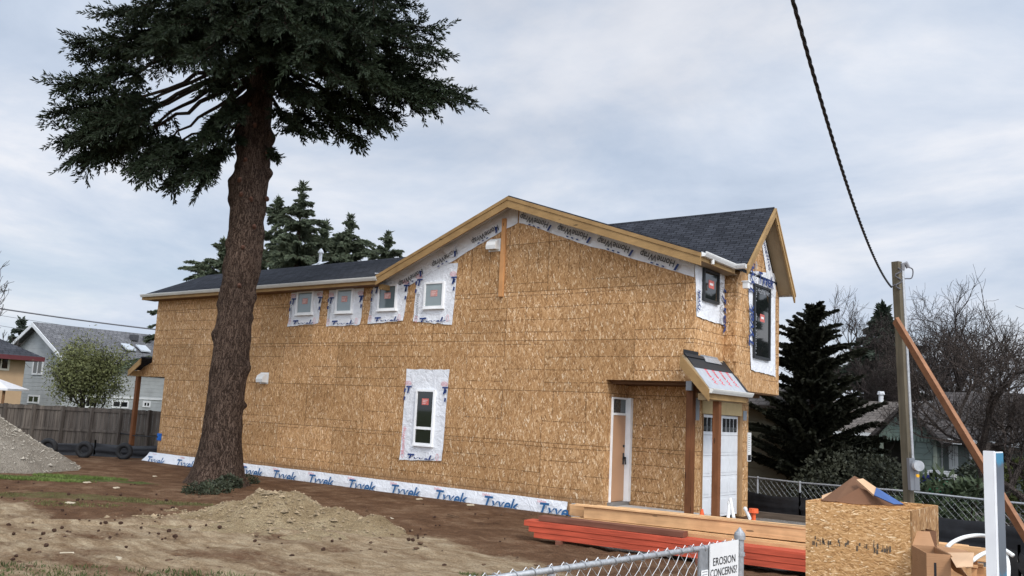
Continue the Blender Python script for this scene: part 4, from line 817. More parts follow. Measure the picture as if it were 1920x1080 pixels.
# ------------------------------------------------------------------ far houses
def wbox(mb, x0, x1, y0, y1, z0, z1, m=0): return mb.box((min(x0,x1),min(y0,y1),min(z0,z1)), (max(x0,x1),max(y0,y1),max(z0,z1)), m)
SID = siding('green_siding', (.15,.19,.17), .18); SIDV = siding('green_boards', (.17,.225,.19), .2, True); BRROOF = shingle('brown_shingle', (.095,.082,.072), (.14,.122,.108), 'x', .2); DKROOF = shingle('dark_brown_shingle', (.045,.04,.038), (.075,.066,.062), 'x', .2)
TRIM = plain('trim_white', (.62,.63,.63), .5)
def house_window(parent, axis, a0, a1, z0, z1, pos, mat=GLASS_D, tm=TRIM, mull=1, name='window'):
    s = -1 if axis == 'y' else 1; mb = MB(); g = MB(); t = .09
    def B(m_, p, q, r, u, d0, d1):
        if axis == 'y': wbox(m_, p, q, pos+s*d0, pos+s*d1, r, u)
        else: wbox(m_, pos+s*d0, pos+s*d1, p, q, r, u)
    B(mb,a0,a0+t,z0,z1,.0,.05); B(mb,a1-t,a1,z0,z1,0,.05); B(mb,a0+t,a1-t,z0,z0+t,0,.05); B(mb,a0+t,a1-t,z1-t,z1,0,.05)
    for k in range(mull): c = a0+(a1-a0)*(k+1)/(mull+1); B(mb,c-.03,c+.03,z0+t,z1-t,0,.045)
    B(g,a0+t,a1-t,z0+t,z1-t,.005,.025); o = mb.build(name, tm, parent); g.build('pane', mat, o); return o
# green house on the right: a gabled porch wing at y=13 and a longer wing behind it
Y1 = 13.; q = lambda px, py, y=Y1: on_y(px, py, y)
xa, xb = q(1648,815)[0], q(1752,825)[0]; ze = q(1650,812)[2]; xm = (xa+xb)/2; zp = q(1697,760)[2]; zg = float(gz(xm, Y1))
GH = thing('green_house', 'old green sided house with brown roof and gabled porch beyond the fence', 'house', (xm, Y1+3, zg))
xw = q(1708,830)[0]
mb = MB(); wbox(mb, xw, xb-.06, Y1+.05, Y1+.2, zg, ze); wbox(mb, xa-7, xb-.06, Y1+2.2, Y1+2.35, zg, ze+.1); wbox(mb, xb-.21, xb-.06, Y1+.2, Y1+7, zg, ze+.1); wbox(mb, xw, xw+.12, Y1+.2, Y1+2.2, zg, ze); mb.build('wall', SID, GH)
mb = MB(); mb.prism([(xa,Y1,ze-.05), (xb,Y1,ze-.05), (xm,Y1,zp)], (0,.1,0))
for k in range(16):
    x = xa+(xb-xa)*(k+.5)/16; wd = (xb-xa)/16; mb.prism([(x-wd*.48,Y1-.0,ze-.05), (x+wd*.48,Y1,ze-.05), (x+wd*.25,Y1,ze-.19), (x,Y1,ze-.22), (x-wd*.25,Y1,ze-.19)], (0,.06,0))
mb.build('gable', SIDV, GH)
mb = MB(); slab(mb, [(xa-.3,Y1-.35,ze-.17), (xm,Y1-.35,zp+.1), (xm,Y1+8,zp+.1), (xa-.3,Y1+8,ze-.17)], .1); slab(mb, [(xm,Y1-.35,zp+.1), (xb+.35,Y1-.35,ze-.2), (xb+.35,Y1+8,ze-.2), (xm,Y1+8,zp+.1)], .1); mb.build('porch_roof', DKROOF, GH)
mb = MB(); rz_ = q(1640,752,Y1+5.2)[2]; slab(mb, [(xa-9,Y1+1.6,ze-.0), (xa+1.6,Y1+1.6,ze-.0), (xa+1.6,Y1+5.4,rz_), (xa-9,Y1+5.4,rz_)], .1); slab(mb, [(xa+1.6,Y1+9,ze), (xa-9,Y1+9,ze), (xa-9,Y1+5.4,rz_), (xa+1.6,Y1+5.4,rz_)], .1); mb.build('main_roof', BRROOF, GH)
mb = MB(); wbox(mb, xa-9, xa+.0, Y1+1.52, Y1+1.6, ze-.12, ze-.01); mb.build('gutter', TRIM, GH)
for x in (xa+.06, xb-.0): mb = MB(); wbox(mb, x-.05, x+.05, Y1+.02, Y1+.12, zg, ze-.06); mb.build('porch_post', plain('post_green', (.2,.23,.19), .7), GH)
mb = MB(); wbox(mb, xa-.5, xw-.1, Y1+2.0, Y1+2.19, zg+1.0, ze-.3); mb.build('porch_shade_panel', plain('porch_shade_colour', (.05,.045,.04), .8), GH)  # dark panel standing in for the shade inside the porch
Y2 = Y1+1.4; xc = q(1835,800,Y2)[0]+2.5; ze2 = q(1765,820,Y2)[2]-.05
mb = MB(); wbox(mb, xb+.0, xc, Y2, Y2+.15, zg, ze2); mb.build('wall', siding('grey_siding', (.16,.185,.175), .2), GH)
mb = MB(); slab(mb, [(xb-.8,Y2-.5,ze2+.02), (xc+.6,Y2-.5,ze2+.02), (xc+.6,Y2+3.6,ze2+1.7), (xb-.8,Y2+3.6,ze2+1.7)], .1); mb.build('side_roof', DKROOF, GH)
mb = MB(); wbox(mb, xb+.1, xc+.6, Y2-.58, Y2-.5, ze2-.14, ze2+.02); mb.build('eave_board', TRIM, GH)
mb = MB(); x = q(1762,850,Y2)[0]; wbox(mb, x-.09, x+.09, Y2-.06, Y2, zg, ze2); mb.build('corner_trim', TRIM, GH)
a, b = q(1779,835,Y2), q(1797,881,Y2); house_window(GH, 'y', a[0], b[0], b[2], a[2], Y2)
a, b = q(1818,850,Y2), q(1850,875,Y2); house_window(GH, 'y', a[0], b[0], b[2], a[2], Y2)
vp_ = q(1652,752,Y1+5.4); mb = MB(); mb.tube([vp_-(0,0,.3), vp_+(0,0,.25)], .09, 8); mb.tube([vp_+(0,0,.25), vp_+(0,0,.38)], [.15,.11], 8); mb.build('chimney_pipe', plain('pipe_pale', (.55,.56,.57), .5), GH)
vp_ = q(1745,775,Y2+2); mb = MB(); mb.tube([vp_+(0,0,-.25), vp_, vp_+(.12,-.05,.14), vp_+(.25,-.1,.02)], .08, 8); mb.build('roof_vent', plain('vent_metal', (.6,.61,.62), .4), GH)
# garage-like shed wall behind the dark evergreen
p0, p1 = on_y(1404,765,9.6), on_y(1500,765,9.6); zg2 = -.3
SH = thing('neighbour_shed', 'drab green outbuilding behind the dark evergreen, right of the new house', 'building', ((p0[0]+p1[0])/2, 10, zg2)); mb = MB(); wbox(mb, p0[0]-3, p1[0], 9.6, 12, zg2, p0[2]+.15); mb.build('wall', siding('shed_siding', (.17,.165,.12), .3), SH)
mb = MB(); slab(mb, [(p0[0]-3.3,9.2,p0[2]+.1), (p1[0]+.3,9.2,p0[2]+.1), (p1[0]+.3,11,p0[2]+.75), (p0[0]-3.3,11,p0[2]+.75)], .1); mb.build('roof', BRROOF, SH)

# grey house at the far left: ridge along y, gable towards -y
XG = -41.; qx = lambda px, py, x=XG: on_x(px, py, x)
ya = qx(122,700)[1]; zt_ = qx(130,664)[2]; zgl = -.3; GRY = thing('grey_house', 'grey two storey house with skylights behind the board fence', 'house', (XG-4, ya+6, zgl))
wd = 7.0; yb = ya+15
mb = MB(); wbox(mb, XG-wd, XG, ya, yb, zgl, zt_); zr = zt_+1.75; mb.prism([(XG-wd,ya,zt_), (XG,ya,zt_), (XG-wd/2,ya,zr)], (0,.2,0)); mb.build('wall', siding('pale_grey_siding', (.36,.375,.375), .22), GRY)
GREYR = shingle('grey_shingle', (.10,.10,.105), (.14,.14,.145), 'y', .25)
mb = MB(); slab(mb, [(XG+.5,ya-.45,zt_-.2), (XG+.5,yb,zt_-.2), (XG-wd/2,yb,zr+.08), (XG-wd/2,ya-.45,zr+.08)], .12); slab(mb, [(XG-wd-.5,yb,zt_-.2), (XG-wd-.5,ya-.45,zt_-.2), (XG-wd/2,ya-.45,zr+.08), (XG-wd/2,yb,zr+.08)], .12); mb.build('roof', GREYR, GRY)
mb = MB(); mb.prism([(XG+.5,ya-.46,zt_-.24), (XG-wd/2,ya-.46,zr+.03), (XG-wd/2,ya-.46,zr-.2), (XG+.5,ya-.46,zt_-.46)], (0,-.05,0)); mb.prism([(XG-wd-.5,ya-.46,zt_-.24), (XG-wd/2,ya-.46,zr+.03), (XG-wd/2,ya-.46,zr-.2), (XG-wd-.5,ya-.46,zt_-.46)], (0,-.05,0)); mb.build('barge_board', TRIM, GRY)
mb = MB(); wbox(mb, XG+.5, XG+.58, ya-.4, yb, zt_-.36, zt_-.2); mb.build('gutter', TRIM, GRY)
for px in (240, 268):
    p = on_x(px, 660, XG-1.1); sl_ = (zr+.28-zt_)/(wd/2+.5); z = zt_-.2+(XG+.5-(XG-1.1))*sl_; mb = MB(); y = p[1]
    mb.prism([(XG-.75,y-.32,z-.35*sl_+.12), (XG-.75,y+.32,z-.35*sl_+.12), (XG-1.45,y+.32,z+.35*sl_+.12), (XG-1.45,y-.32,z+.35*sl_+.12)], (0,0,.08)); mb.build('skylight', plain('skylight_white', (.42,.45,.48), .35), GRY)
for px, py in ((250,640),(275,690)): p = on_x(px, 645, XG-2.4); mb = MB(); zz_ = zt_-.2+2.9*sl_; wbox(mb, XG-2.6, XG-2.2, p[1]-.2, p[1]+.2, zz_, zz_+.35); mb.build('roof_vent', plain('roof_vent_dark', (.06,.06,.065), .6), GRY)
xg0 = on_y(64,688,ya)[0]; xg1 = on_y(78,688,ya)[0]; a, b = on_y(64,674,ya), on_y(79,703,ya); house_window(GRY, 'y', a[0], b[0], b[2], a[2], ya)
a, b = on_y(54,740,ya), on_y(73,757,ya); house_window(GRY, 'y', a[0], b[0], b[2], a[2], ya)
for (u0, v0, u1, v1) in ((160,738,178,765),(210,750,240,766),(268,752,281,764)): a, b = qx(u0, v0), qx(u1, v1); house_window(GRY, 'x', a[1], b[1], b[2], a[2], XG)
mb = MB(); wbox(mb, XG-.02, XG+.04, ya, yb, qx(250,745)[2]-.1, qx(250,745)[2]+.02); mb.build('belt_trim', TRIM, GRY)
# tan house left of it
XT = -38.; yR = qx(45,700,XT)[1]; zt2 = qx(45,668,XT)[2]; TAN = thing('tan_house', 'tan house with dark hip roof at the left edge', 'house', (XT-4, yR-5, zgl))
mb = MB(); wbox(mb, XT-8, XT, yR-10, yR, zgl, zt2); mb.build('wall', simple('tan_stucco', (.40,.275,.165), .8, .06, 3), TAN)
zr2 = zt2+2.3; mb = MB(); E1, E2 = (XT+.6, yR+.6), (XT-8.6, yR-10.6)
mb.add([(E1[0],E1[1],zt2), (E1[0],E2[1],zt2), (E2[0],E2[1],zt2), (E2[0],E1[1],zt2), (XT-4,yR-3.6,zr2), (XT-4,yR-6.4,zr2)], [(0,4,5,1), (1,5,2), (2,5,4,3), (3,4,0), (0,1,2,3)]); mb.build('roof', shingle('tan_house_roof', (.03,.032,.038), (.05,.052,.06), 'y', .25), TAN)
mb = MB(); wbox(mb, E1[0], E1[0]+.08, E2[1], E1[1], zt2-.22, zt2-.0); wbox(mb, E2[0], E1[0], E1[1], E1[1]+.06, zt2-.22, zt2); mb.build('eave_board', plain('maroon_trim', (.10,.025,.028), .5), TAN)
a, b = qx(-12,663,XT), qx(16,695,XT); house_window(TAN, 'x', a[1], b[1], b[2], a[2], XT, tm=plain('cream_trim', (.6,.55,.45), .6), mat=glassmat('warm_glass', (.05,.032,.022)))
p = at(6,722,36); AW = thing('patio_canopy', 'pale fabric patio canopy over the board fence by the tan house', 'canopy', (p[0], p[1], -.3)); mb = MB(); c0 = at(-8,708,36)
rt = np.array([_r[0], _r[1], 0]); b_ = [p+rt*.6+(0,0,0)]
mb.add([c0, c0+rt*1.0+HD*-.8+(0,0,-.42), c0+rt*1.0+HD*.8+(0,0,-.42), c0-rt*1.0+HD*.8+(0,0,-.42), c0-rt*1.0-HD*.8+(0,0,-.42), c0+rt*1.0+HD*-.8+(0,0,-.5), c0+rt*1.0+HD*.8+(0,0,-.5), c0-rt*1.0+HD*.8+(0,0,-.5), c0-rt*1.0-HD*.8+(0,0,-.5)], [(0,1,2),(0,2,3),(0,3,4),(0,4,1),(1,5,6,2),(2,6,7,3),(3,7,8,4),(4,8,5,1)]); mb.build('fabric_top', plain('canvas', (.55,.54,.54), .8), AW)
mb = MB(); e = c0+rt*.75-HD*.6; mb.tube([(e[0],e[1],-.3), (e[0],e[1],e[2]-.42)], .06, 6); mb.build('pole', CEDAR, AW)

# board fence at the back with its silt fence and tyres
A, B = at(-60, 753, 33.), at(318, 769, 33.); Lf = np.linalg.norm((B-A)[:2]); d = (B-A)/Lf; d[2] = 0; nn = np.array([d[1], -d[0], 0]); zt3 = A[2]
FN = thing('board_fence', 'weathered grey brown wooden board fence along the back of the plot', 'fence', (A+B)/2*np.array([1,1,0])+np.array([0,0,-.3]))
bd = MB(); G = np.random.default_rng(2); k = int(Lf/.145)
for i in range(k): p = A+d*(i+.5)*Lf/k; zt = zt3+G.uniform(-.02,.02)+.0; bd.obox((p[0],p[1],(zt-.35)/2), d*.068, nn*.011, (0,0,(zt+.35)/2))
m = MT('fence_board', .9, .15); n1 = m.white(m.comb(m.math('FLOOR', m.math('DIVIDE', m.math('ADD', m.math('MULTIPLY', m.sep(m.obj())[0], float(d[0])), m.math('MULTIPLY', m.sep(m.obj())[1], float(d[1]))), Lf/k)), 0., 0.)); f = m.noise(m.mapn(m.obj(), (9, 9, 1)), 1, 5)
m.col(m.mix(1., m.ramp(f, [(.3, (.055,.045,.038)), (.7, (.135,.115,.098))]), m.ramp(n1, [(0, (.75,.75,.75)), (1, (1.2,1.18,1.15))]), 'MULTIPLY')); FB = m.m
bd.build('boards', FB, FN)
rl = MB()
for z in (zt3-.1, .55): rl.obox(((A+B)/2*np.array([1,1,0])+np.array([0,0,z])+(-nn if (CAM-A)@nn < 0 else nn)*.03), d*Lf/2, nn*.02, (0,0,.045))
rl.build('rail', FB, FN); sg = 1 if (CAM-A)@nn > 0 else -1
for i in range(7): p = A+d*Lf*(i+.35)/7+nn*sg*.06; mb = MB(); mb.box((p[0]-.05,p[1]-.05,-.35), (p[0]+.05,p[1]+.05,zt3+.02)); mb.build('fence_post', FB, FN)
def silt(name, label, pts, h, posts=True, group=None):
    t = thing(name, label, 'silt fence', pts[0], group); V = []; F = []; pts = [np.array(p, float) for p in pts]; n = 0; mb = MB(); ps = MB()
    tot = 0
    for a, b in zip(pts[:-1], pts[1:]):
        L_ = np.linalg.norm(b-a); k = max(4, int(L_/.18)); dd = (b-a)/L_; s = np.array([dd[1], -dd[0], 0]); rows = 7
        for i in range(k+1):
            for j in range(rows+1):
                p = a+(b-a)*i/k; w_ = (float(fbm((tot+i*.18)*.7, j*.9, 4))-.47)*.16+math.sin(j*2.2+i*.15)*.018; V.append(p+s*w_+np.array([0,0,h*j/rows-.03-.05*math.sin(i/k*math.pi)*(j/rows)]))
        for i in range(k):
            for j in range(rows): q_ = n+i*(rows+1)+j; F.append((q_, q_+rows+1, q_+rows+2, q_+1))
        n += (k+1)*(rows+1); tot += L_
        if posts: m_ = max(1, int(L_/1.9)); [ps.box((a+(b-a)*i/m_)-np.array((.02,.02,.0)), (a+(b-a)*i/m_)+np.array((.02,.02,h+.08))) for i in range(m_+1)]
    mb.add(V, F); mb.build('fabric', simple('silt_fabric', (.017,.018,.021), .55, .3, 5, .35), t, smooth=True)
    if posts: ps.build('stakes', plain('stake_wood', (.06,.045,.035), .8), t)
    return t
silt('silt_fence', 'black silt fabric running along the foot of the back board fence', [np.array([*at(60,820,31)[:2], -.3]), np.array([*at(180,820,31.5)[:2], -.3]), np.array([*at(300,820,31.8)[:2], -.3])], .52)
def tyre(px, py, D, R_, label):
    p = at(px, py, D); zc = -.31+R_; t = thing('tyre', label, 'tyre', (p[0], p[1], -.31), 'old tyres leaning on the back silt fence'); c = np.array([p[0], p[1], zc]); mb = MB(); V = []; F = []; n, m_ = 28, 10; u_ = np.array([_r[0], _r[1], 0]); f_ = -HD
    for i in range(n):
        a = 2*math.pi*i/n; rd = u_*math.cos(a)+np.array([0,0,1.])*math.sin(a)
        for j in range(m_): b = 2*math.pi*j/m_; V.append(c+rd*(R_-.085+.085*math.cos(b))+f_*(.10*math.sin(b)))
    for i in range(n):
        for j in range(m_): F.append((i*m_+j, ((i+1)%n)*m_+j, ((i+1)%n)*m_+(j+1)%m_, i*m_+(j+1)%m_))
    mb.add(V, F); mb.build('tread', simple('rubber', (.018,.018,.019), .75, .25, 15), t, smooth=True)
    mb = MB(); ring = [c+(u_*math.cos(k*.2244)+np.array([0,0,1.])*math.sin(k*.2244))*(R_-.17) for k in range(29)]; mb.tube(ring, .012, 5); mb.build('bead', BLACK, t)
tyre(93,815,30.3,.33,'black tyre nearest the gravel pile'); tyre(162,812,30.6,.30,'middle one of the three black tyres'); tyre(236,818,30.8,.30,'black tyre nearest the new house')

# utility wires at far left and the far pole
def wire(name, label, pts, r, sag, mat=BLACK, cat='cable', n=24, group=None):
    a, b = np.array(pts[0], float), np.array(pts[1], float); t = np.linspace(0, 1, n)[:,None]; c = a*(1-t)+b*t; c[:,2] -= (4*sag*t*(1-t))[:,0]; mb = MB(); mb.tube(c, r, 6); return tag(mb.build(name, mat), label, cat, group)
WG = simple('wire_grey', (.10,.10,.11), .6, .1, 2)
wire('utility_wire', 'thick dark utility cable crossing the sky above the grey house', (at(-200,545,58), at(420,631,64)), .055, .25, WG)
wire('utility_wire', 'thin utility wire just below the thick cable at left', (at(-200,556,60), at(420,648,66)), .016, .25, WG, group='thin wires over the grey house'); wire('utility_wire', 'lowest thin utility wire above the grey roof', (at(-200,575,60), at(420,668,66)), .016, .25, WG, group='thin wires over the grey house')
p = at(66,640,62); mb = MB(); pt = at(69,606,62); mb.tube([(p[0],p[1],-.3), pt], [.16,.13], 8); mb.tube([pt-(0,0,.6), pt-(0,0,.59)], .15, 8); tag(mb.build('utility_pole', plain('grey_pole', (.16,.15,.14), .9)), 'short grey utility pole top beyond the grey house roof', 'pole')

# ------------------------------------------------------------------ soil heaps
def heap(name, label, cat, centre, prof, rad, hgt, mat, seed, stones, ell=(1,1), ang=0, lumps=(), rough=1.):
    n, m_ = 96, 120; V = []; F = []; c = np.array(centre, float); ca, sa = math.cos(ang), math.sin(ang)
    for i in range(n+1):
        r = i/n
        for j in range(m_):
            a = 2*math.pi*j/m_; rr = rad*r*(1+.22*(fbm(math.cos(a)*1.5+seed, math.sin(a)*1.5, seed)-.47)*2)
            u, v = rr*math.cos(a)*ell[0], rr*math.sin(a)*ell[1]; x, y = c[0]+u*ca-v*sa, c[1]+u*sa+v*ca
            z = hgt*prof(r); 
            for (lx, ly, lr, lh) in lumps: z = max(z, lh*math.exp(-(((x-lx)**2+(y-ly)**2)/lr**2)))
            e = min(1, (1-r)*4)
            z += e*rough*((float(fbm(x*1.6, y*1.6, seed))-.47)*.28+(float(fbm(x*6, y*6, seed+5))-.47)*.13+(float(vnoise(x*17, y*17, seed))-.5)*.03)*min(1, .35+z)
            V.append((x, y, float(gz(x, y))-.09*(r > .97)-.05+z+.05*e))
    for i in range(n):
        for j in range(m_): F.append((i*m_+j, (i+1)*m_+j, (i+1)*m_+(j+1)%m_, i*m_+(j+1)%m_))
    mb = MB(); mb.add(V, F); G = np.random.default_rng(seed); Vn = np.array(V)
    for k in range(stones):
        p = Vn[G.integers(m_, len(Vn))]; s = G.uniform(.012, .04)*(2.2 if G.random() < .06 else 1); a = G.uniform(0, 6)
        q_ = [p+np.array([math.cos(a+t)*s*G.uniform(.7,1.2), math.sin(a+t)*s*G.uniform(.7,1.2), s*.2]) for t in (0,1.57,3.14,4.71)]; mb.add(q_+[p+np.array([0,0,s*.9])], [(0,1,4),(1,2,4),(2,3,4),(3,0,4)], 1)
    return tag(mb.build(name, mat, smooth=False), label, cat)
def soilmat(name, a, b, c, sc):
    m = MT(name, .95, .1); f = m.noise(m.obj(), sc, 8, .75); g = m.noise(m.obj(), 45, 4, .8); v = m.voro(m.obj(), 30)[0]
    cc = m.ramp(f, [(.3, a), (.5, b), (.7, c)]); cc = m.mix(1., cc, m.ramp(g, [(.3, (.55,.54,.53)), (.52, (1,1,1)), (.72, (1.35,1.33,1.3))]), 'MULTIPLY'); m.col(cc); m.bump(m.math('ADD', g, v), .05); return m.m
GRV = soilmat('gravel', (.23,.20,.16), (.32,.28,.225), (.40,.355,.295), 1.8); GST = simple('gravel_stone', (.33,.295,.24), .9, .45, 14)
gp = ground(-70, 872); heap('gravel_pile', 'tall grey gravel pile at the left edge', 'gravel pile', (gp[0], gp[1], 0), lambda r: (1-r)**1.0*(1-.12*math.sin(r*3)) if r > .1 else .9-.1*r*0, 3.15, 1.95, [GRV, GST], 4, 2600, rough=.5)
SND = soilmat('sandy_soil', (.215,.15,.08), (.35,.26,.15), (.455,.36,.225), 1.6); SST = simple('sandy_clod', (.24,.18,.11), .95, .5, 14)
mc = ground(500, 978); m2 = ground(655, 990); m3 = ground(425, 975)
heap('soil_mound', 'sandy soil mound in the middle of the yard beside the fir', 'soil mound', (mc[0], mc[1], 0), lambda r: 0.0, 2.4, 0, [SND, SST], 7, 900, ell=(1.15,.8), ang=YAW-math.pi/2, lumps=[(mc[0],mc[1],.70,.53), (mc[0]-.2,mc[1]+.5,.78,.50), (m3[0],m3[1]+.3,.6,.34), (m2[0]-.35,m2[1],.5,.30), (m2[0]+.4,m2[1]+.2,.4,.25)], rough=1.15)

# ------------------------------------------------------------------ litter on the ground
G = np.random.default_rng(44)
def conemesh():
    mb = MB(); V = []; F = []; n, m_ = 9, 8
    for i in range(n+1):
        t = i/n; r = .034*math.sin(math.pi*min(.98, max(.03, t*.95+.04)))**.7
        for j in range(m_): a = 2*math.pi*j/m_+(i % 2)*.39; k = 1.18 if (j+i) % 2 else .82; V.append((-.05+.1*t, r*k*math.cos(a), .03+r*k*math.sin(a)))
    for i in range(n):
        for j in range(m_): F.append((i*m_+j, i*m_+(j+1)%m_, (i+1)*m_+(j+1)%m_, (i+1)*m_+j))
    mb.add(V, F); return mb.build('fir_cone', simple('cone_scale', (.045,.022,.013), .9, .4, 60), origin=(0,0,0))
c0 = conemesh(); tag(c0, 'small dark brown fir cone lying on the bare ground', 'fir cone', 'fir cones scattered over the yard')
spots = [(385,690),(445,668),(710,690),(755,633),(722,636),(58,648),(330,803),(1137,711),(1365,662),(1580,665),(1577,605),(1498,597),(445,540),(100,458),(235,632),(466,741),(905,806),(1258,733),(868,636),(1015,666),(307,717),(95,714),(1215,692),(1008,537),(1243,522),(1152,598),(92,900),(1195,468),(1125,424),(870,428),(770,425),(493,425),(560,465),(435,497),(660,470),(300,404),(48,374),(130,332),(240,345),(940,350)]
pts = [(a/1920*500, 820+b/998*260) for a, b in spots]
pts += [(400+a/1920*600, 820+b/832*260) for a, b in ((452,528),(420,490),(500,487),(601,560),(712,637),(720,555),(990,540),(905,508),(1243,560),(1270,598),(1170,630),(1195,632),(1590,655),(1720,640),(1330,490),(660,690),(470,730),(250,637),(37,555),(1570,470),(1260,410),(1385,790))]
while len(pts) < 108: q_ = pts[int(G.integers(0, 60))]; a = (abs(q_[0]+G.normal()*28), min(1078, max(905, q_[1]+G.normal()*9))); pts.append(a)
for i, (px, py) in enumerate(pts):
    o = c0 if i == 0 else c0.copy()
    if i: COL.objects.link(o)
    p = ground(px, py); s = G.uniform(.38, .7)*(1.15 if i < 62 else .8); o.location = (p[0], p[1], p[2]+.02+.0*s); o.rotation_euler = (G.uniform(-.3,.3), G.uniform(-.3,.3), G.uniform(0,6.3)); o.scale = (s, s, s)
# clods
cm = MB(); V = []; F = []; n, m_ = 6, 9
for i in range(n+1):
    for j in range(m_):
        th = math.pi*i/n; a = 2*math.pi*j/m_; r = .06*(.75+.6*float(vnoise(math.cos(a)*2+3, math.sin(a)*2+i*.9, 2))); V.append((r*math.sin(th)*math.cos(a)*1.3, r*math.sin(th)*math.sin(a), r*math.cos(th)*.6+.015))
for i in range(n):
    for j in range(m_): F.append((i*m_+j, (i+1)*m_+j, (i+1)*m_+(j+1)%m_, i*m_+(j+1)%m_))
cm.add(V, F); cl = cm.build('soil_clod', simple('clod', (.085,.05,.03), .95, .45, 18), origin=(0,0,0)); tag(cl, 'brown lump of soil lying on the ground', 'soil clod', 'loose soil clods on the yard')
for i in range(150):
    o = cl if i == 0 else cl.copy()
    if i: COL.objects.link(o)
    px, py = (G.uniform(450,1280), G.uniform(930,1078)) if i % 3 else (G.uniform(0,500), G.uniform(900,1078)); p = ground(px, py); s = G.uniform(.12, .5); o.location = (p[0], p[1], p[2]+.01); o.scale = (s*1.3, s, s); o.rotation_euler = (0, 0, G.uniform(0,6))
def scrap(px, py, l, w_, mat, label, cat='scrap', name='wood_scrap', group=None):
    p = ground(px, py); a = G.uniform(0, 3); mb = MB(); d_ = np.array([math.cos(a), math.sin(a), 0]); mb.obox(p+(0,0,.03), d_*l*.3, np.array([-d_[1], d_[0], .2])*w_*.35, (0,0,.008)); tag(mb.build(name, mat), label, cat, group)
PALE = simple('pale_offcut', (.46,.39,.28), .7, .15, 9); PAPER = simple('paper_white', (.75,.75,.73), .8, .08, 9)
for px, py, l in ((163,907,.3),(218,917,.28),(131,946,.3),(125,1043,.26),(224,1052,.35),(290,895,.2),(786,938,.35),(735,975,.3),(882,949,.3),(560,878+60,.25)): scrap(px, py, l, .09, PALE, 'thin pale wood offcut lying on the yard soil', group='pale offcuts strewn on the yard')
scrap(379,965,.2,.14,PAPER,'white paper scrap lying left of the soil mound','paper','paper_scrap'); scrap(300-170,838,.35,.25,PAPER,'crumpled white litter on the grass by the back fence','litter','litter'); scrap(850,970,.75,.05,simple('stick', (.10,.06,.035), .9, .3, 9),'dark brown stick lying on the soil before the house','stick','stick')
# grass
def grass_patch(label, cells, n, h, col):
    mb = MB(); G = np.random.default_rng(int(cells[0][0])+3); Q = []
    for (px, py, rx, ry) in cells:
        c = ground(px, py); k = n; u = nrm(G.normal(size=(k,2)))*(G.random(k)**.6)[:,None]; rt = np.array([_r[0], _r[1]]); fw_ = np.array([HD[0], HD[1]])
        xy = c[:2]+u[:,:1]*rt*rx+u[:,1:]*fw_*ry; keep = fbm(xy[:,0]*1.3, xy[:,1]*1.3, 3) > .40; xy = xy[keep]
        P = np.stack([xy[:,0], xy[:,1], gz(xy[:,0], xy[:,1])+.0], 1); D = np.stack([G.normal(size=len(P))*.5, G.normal(size=len(P))*.5, np.ones(len(P))], 1); Q.append(twigs1(P, D, h*(.5+G.random(len(P))), np.full(len(P), .012+h*.05), G))
    mb.quads(np.concatenate(Q)); o = mb.build('grass_patch', leafmat('grass_blade', col, .4, 2)); tag(o, label, 'grass', kind='stuff')
grass_patch('green grass strip at the foot of the gravel pile', [(60,900,1.6,.35), (150,897,1.2,.3)], 2600, .07, (.10,.14,.035))
grass_patch('bright grass along the back silt fence', [(170,838,1.8,1.2), (230,840,1.8,1.2), (275,842,1.,1.)], 2600, .16, (.09,.15,.035))
grass_patch('sparse grass along the bottom edge of the yard', [(130,1072,.9,.3), (330,1082,.9,.3), (40,1085,.7,.3), (220,1090,.8,.2), (890,1085,.2,.1)], 350, .06, (.07,.085,.03))
grass_patch('thin olive grass in the yard left of the fir', [(170,935,2.4,.5), (90,945,1.6,.4)], 1500, .04, (.10,.10,.035))

# ------------------------------------------------------------------ lumber
A = ground(984, 1013); B = ground(1560, 1092); axl = (B-A)[:2]/np.linalg.norm((B-A)[:2]); ANG = math.atan2(axl[1], axl[0]); ax3 = np.array([axl[0], axl[1], 0]); bk3 = np.array([-axl[1], axl[0], 0])
if bk3@HD < 0: bk3 = -bk3
zg0 = float(A[2])
def board(name, mat, s0, Ln, off, z, wd, th, label, group, tilt=0., rot=0., cat='board', extra=None):
    """board lying along the pile: s0 start along axis, off behind the front line, wd across, th high"""
    o_ = A+ax3*s0+bk3*(off+wd/2); o_[2] = z
    mb = MB(); c = .004; L2 = Ln
    prof = [(-wd/2+c,0), (wd/2-c,0), (wd/2,c), (wd/2,th-c), (wd/2-c,th), (-wd/2+c,th), (-wd/2,th-c), (-wd/2,c)]; n = len(prof)
    mb.add([(0,y,z_) for y, z_ in prof]+[(L2,y,z_) for y, z_ in prof], [tuple(range(n)), tuple(range(n, 2*n))[::-1]]+[(i, n+i, n+(i+1)%n, (i+1)%n) for i in range(n)])
    ob = mb.build(name, mat, origin=(0,0,0)); ob.location = o_; ob.rotation_euler = (0, -tilt, ANG+rot); tag(ob, label, cat, group); return ob
RED = simple('red_seal', (.43,.072,.036), .7, .3, 4, stretch=(.5,6,6)); PINE = wood('fresh_pine', (.66,.40,.20), 'x', var=.2); PINE2 = wood('fresh_fir', (.62,.35,.17), 'x', var=.22); OLDB = wood('weathered_plank', (.21,.085,.055), 'x', var=.3)
for k in range(3): board('red_beam', RED, (.16,.06,-.03)[k], 6.1, (.02,.012,.0)[k], zg0+.06+k*.092, .32, .0905, 'long red coated engineered beam, %s of the red stack' % ('lowest', 'middle one', 'topmost')[k], 'red beams stacked on the ground', rot=0, cat='beam')
for k, s in enumerate((.6, 3.0, 5.2)): board('timber_bearer', OLDB, s, .10, -.04, zg0-.02, .75, .085, 'short wooden bearer under the red beams, %s' % ('nearest the left end', 'near the middle', 'nearest the crate')[k], 'bearers under the beams', cat='bearer')
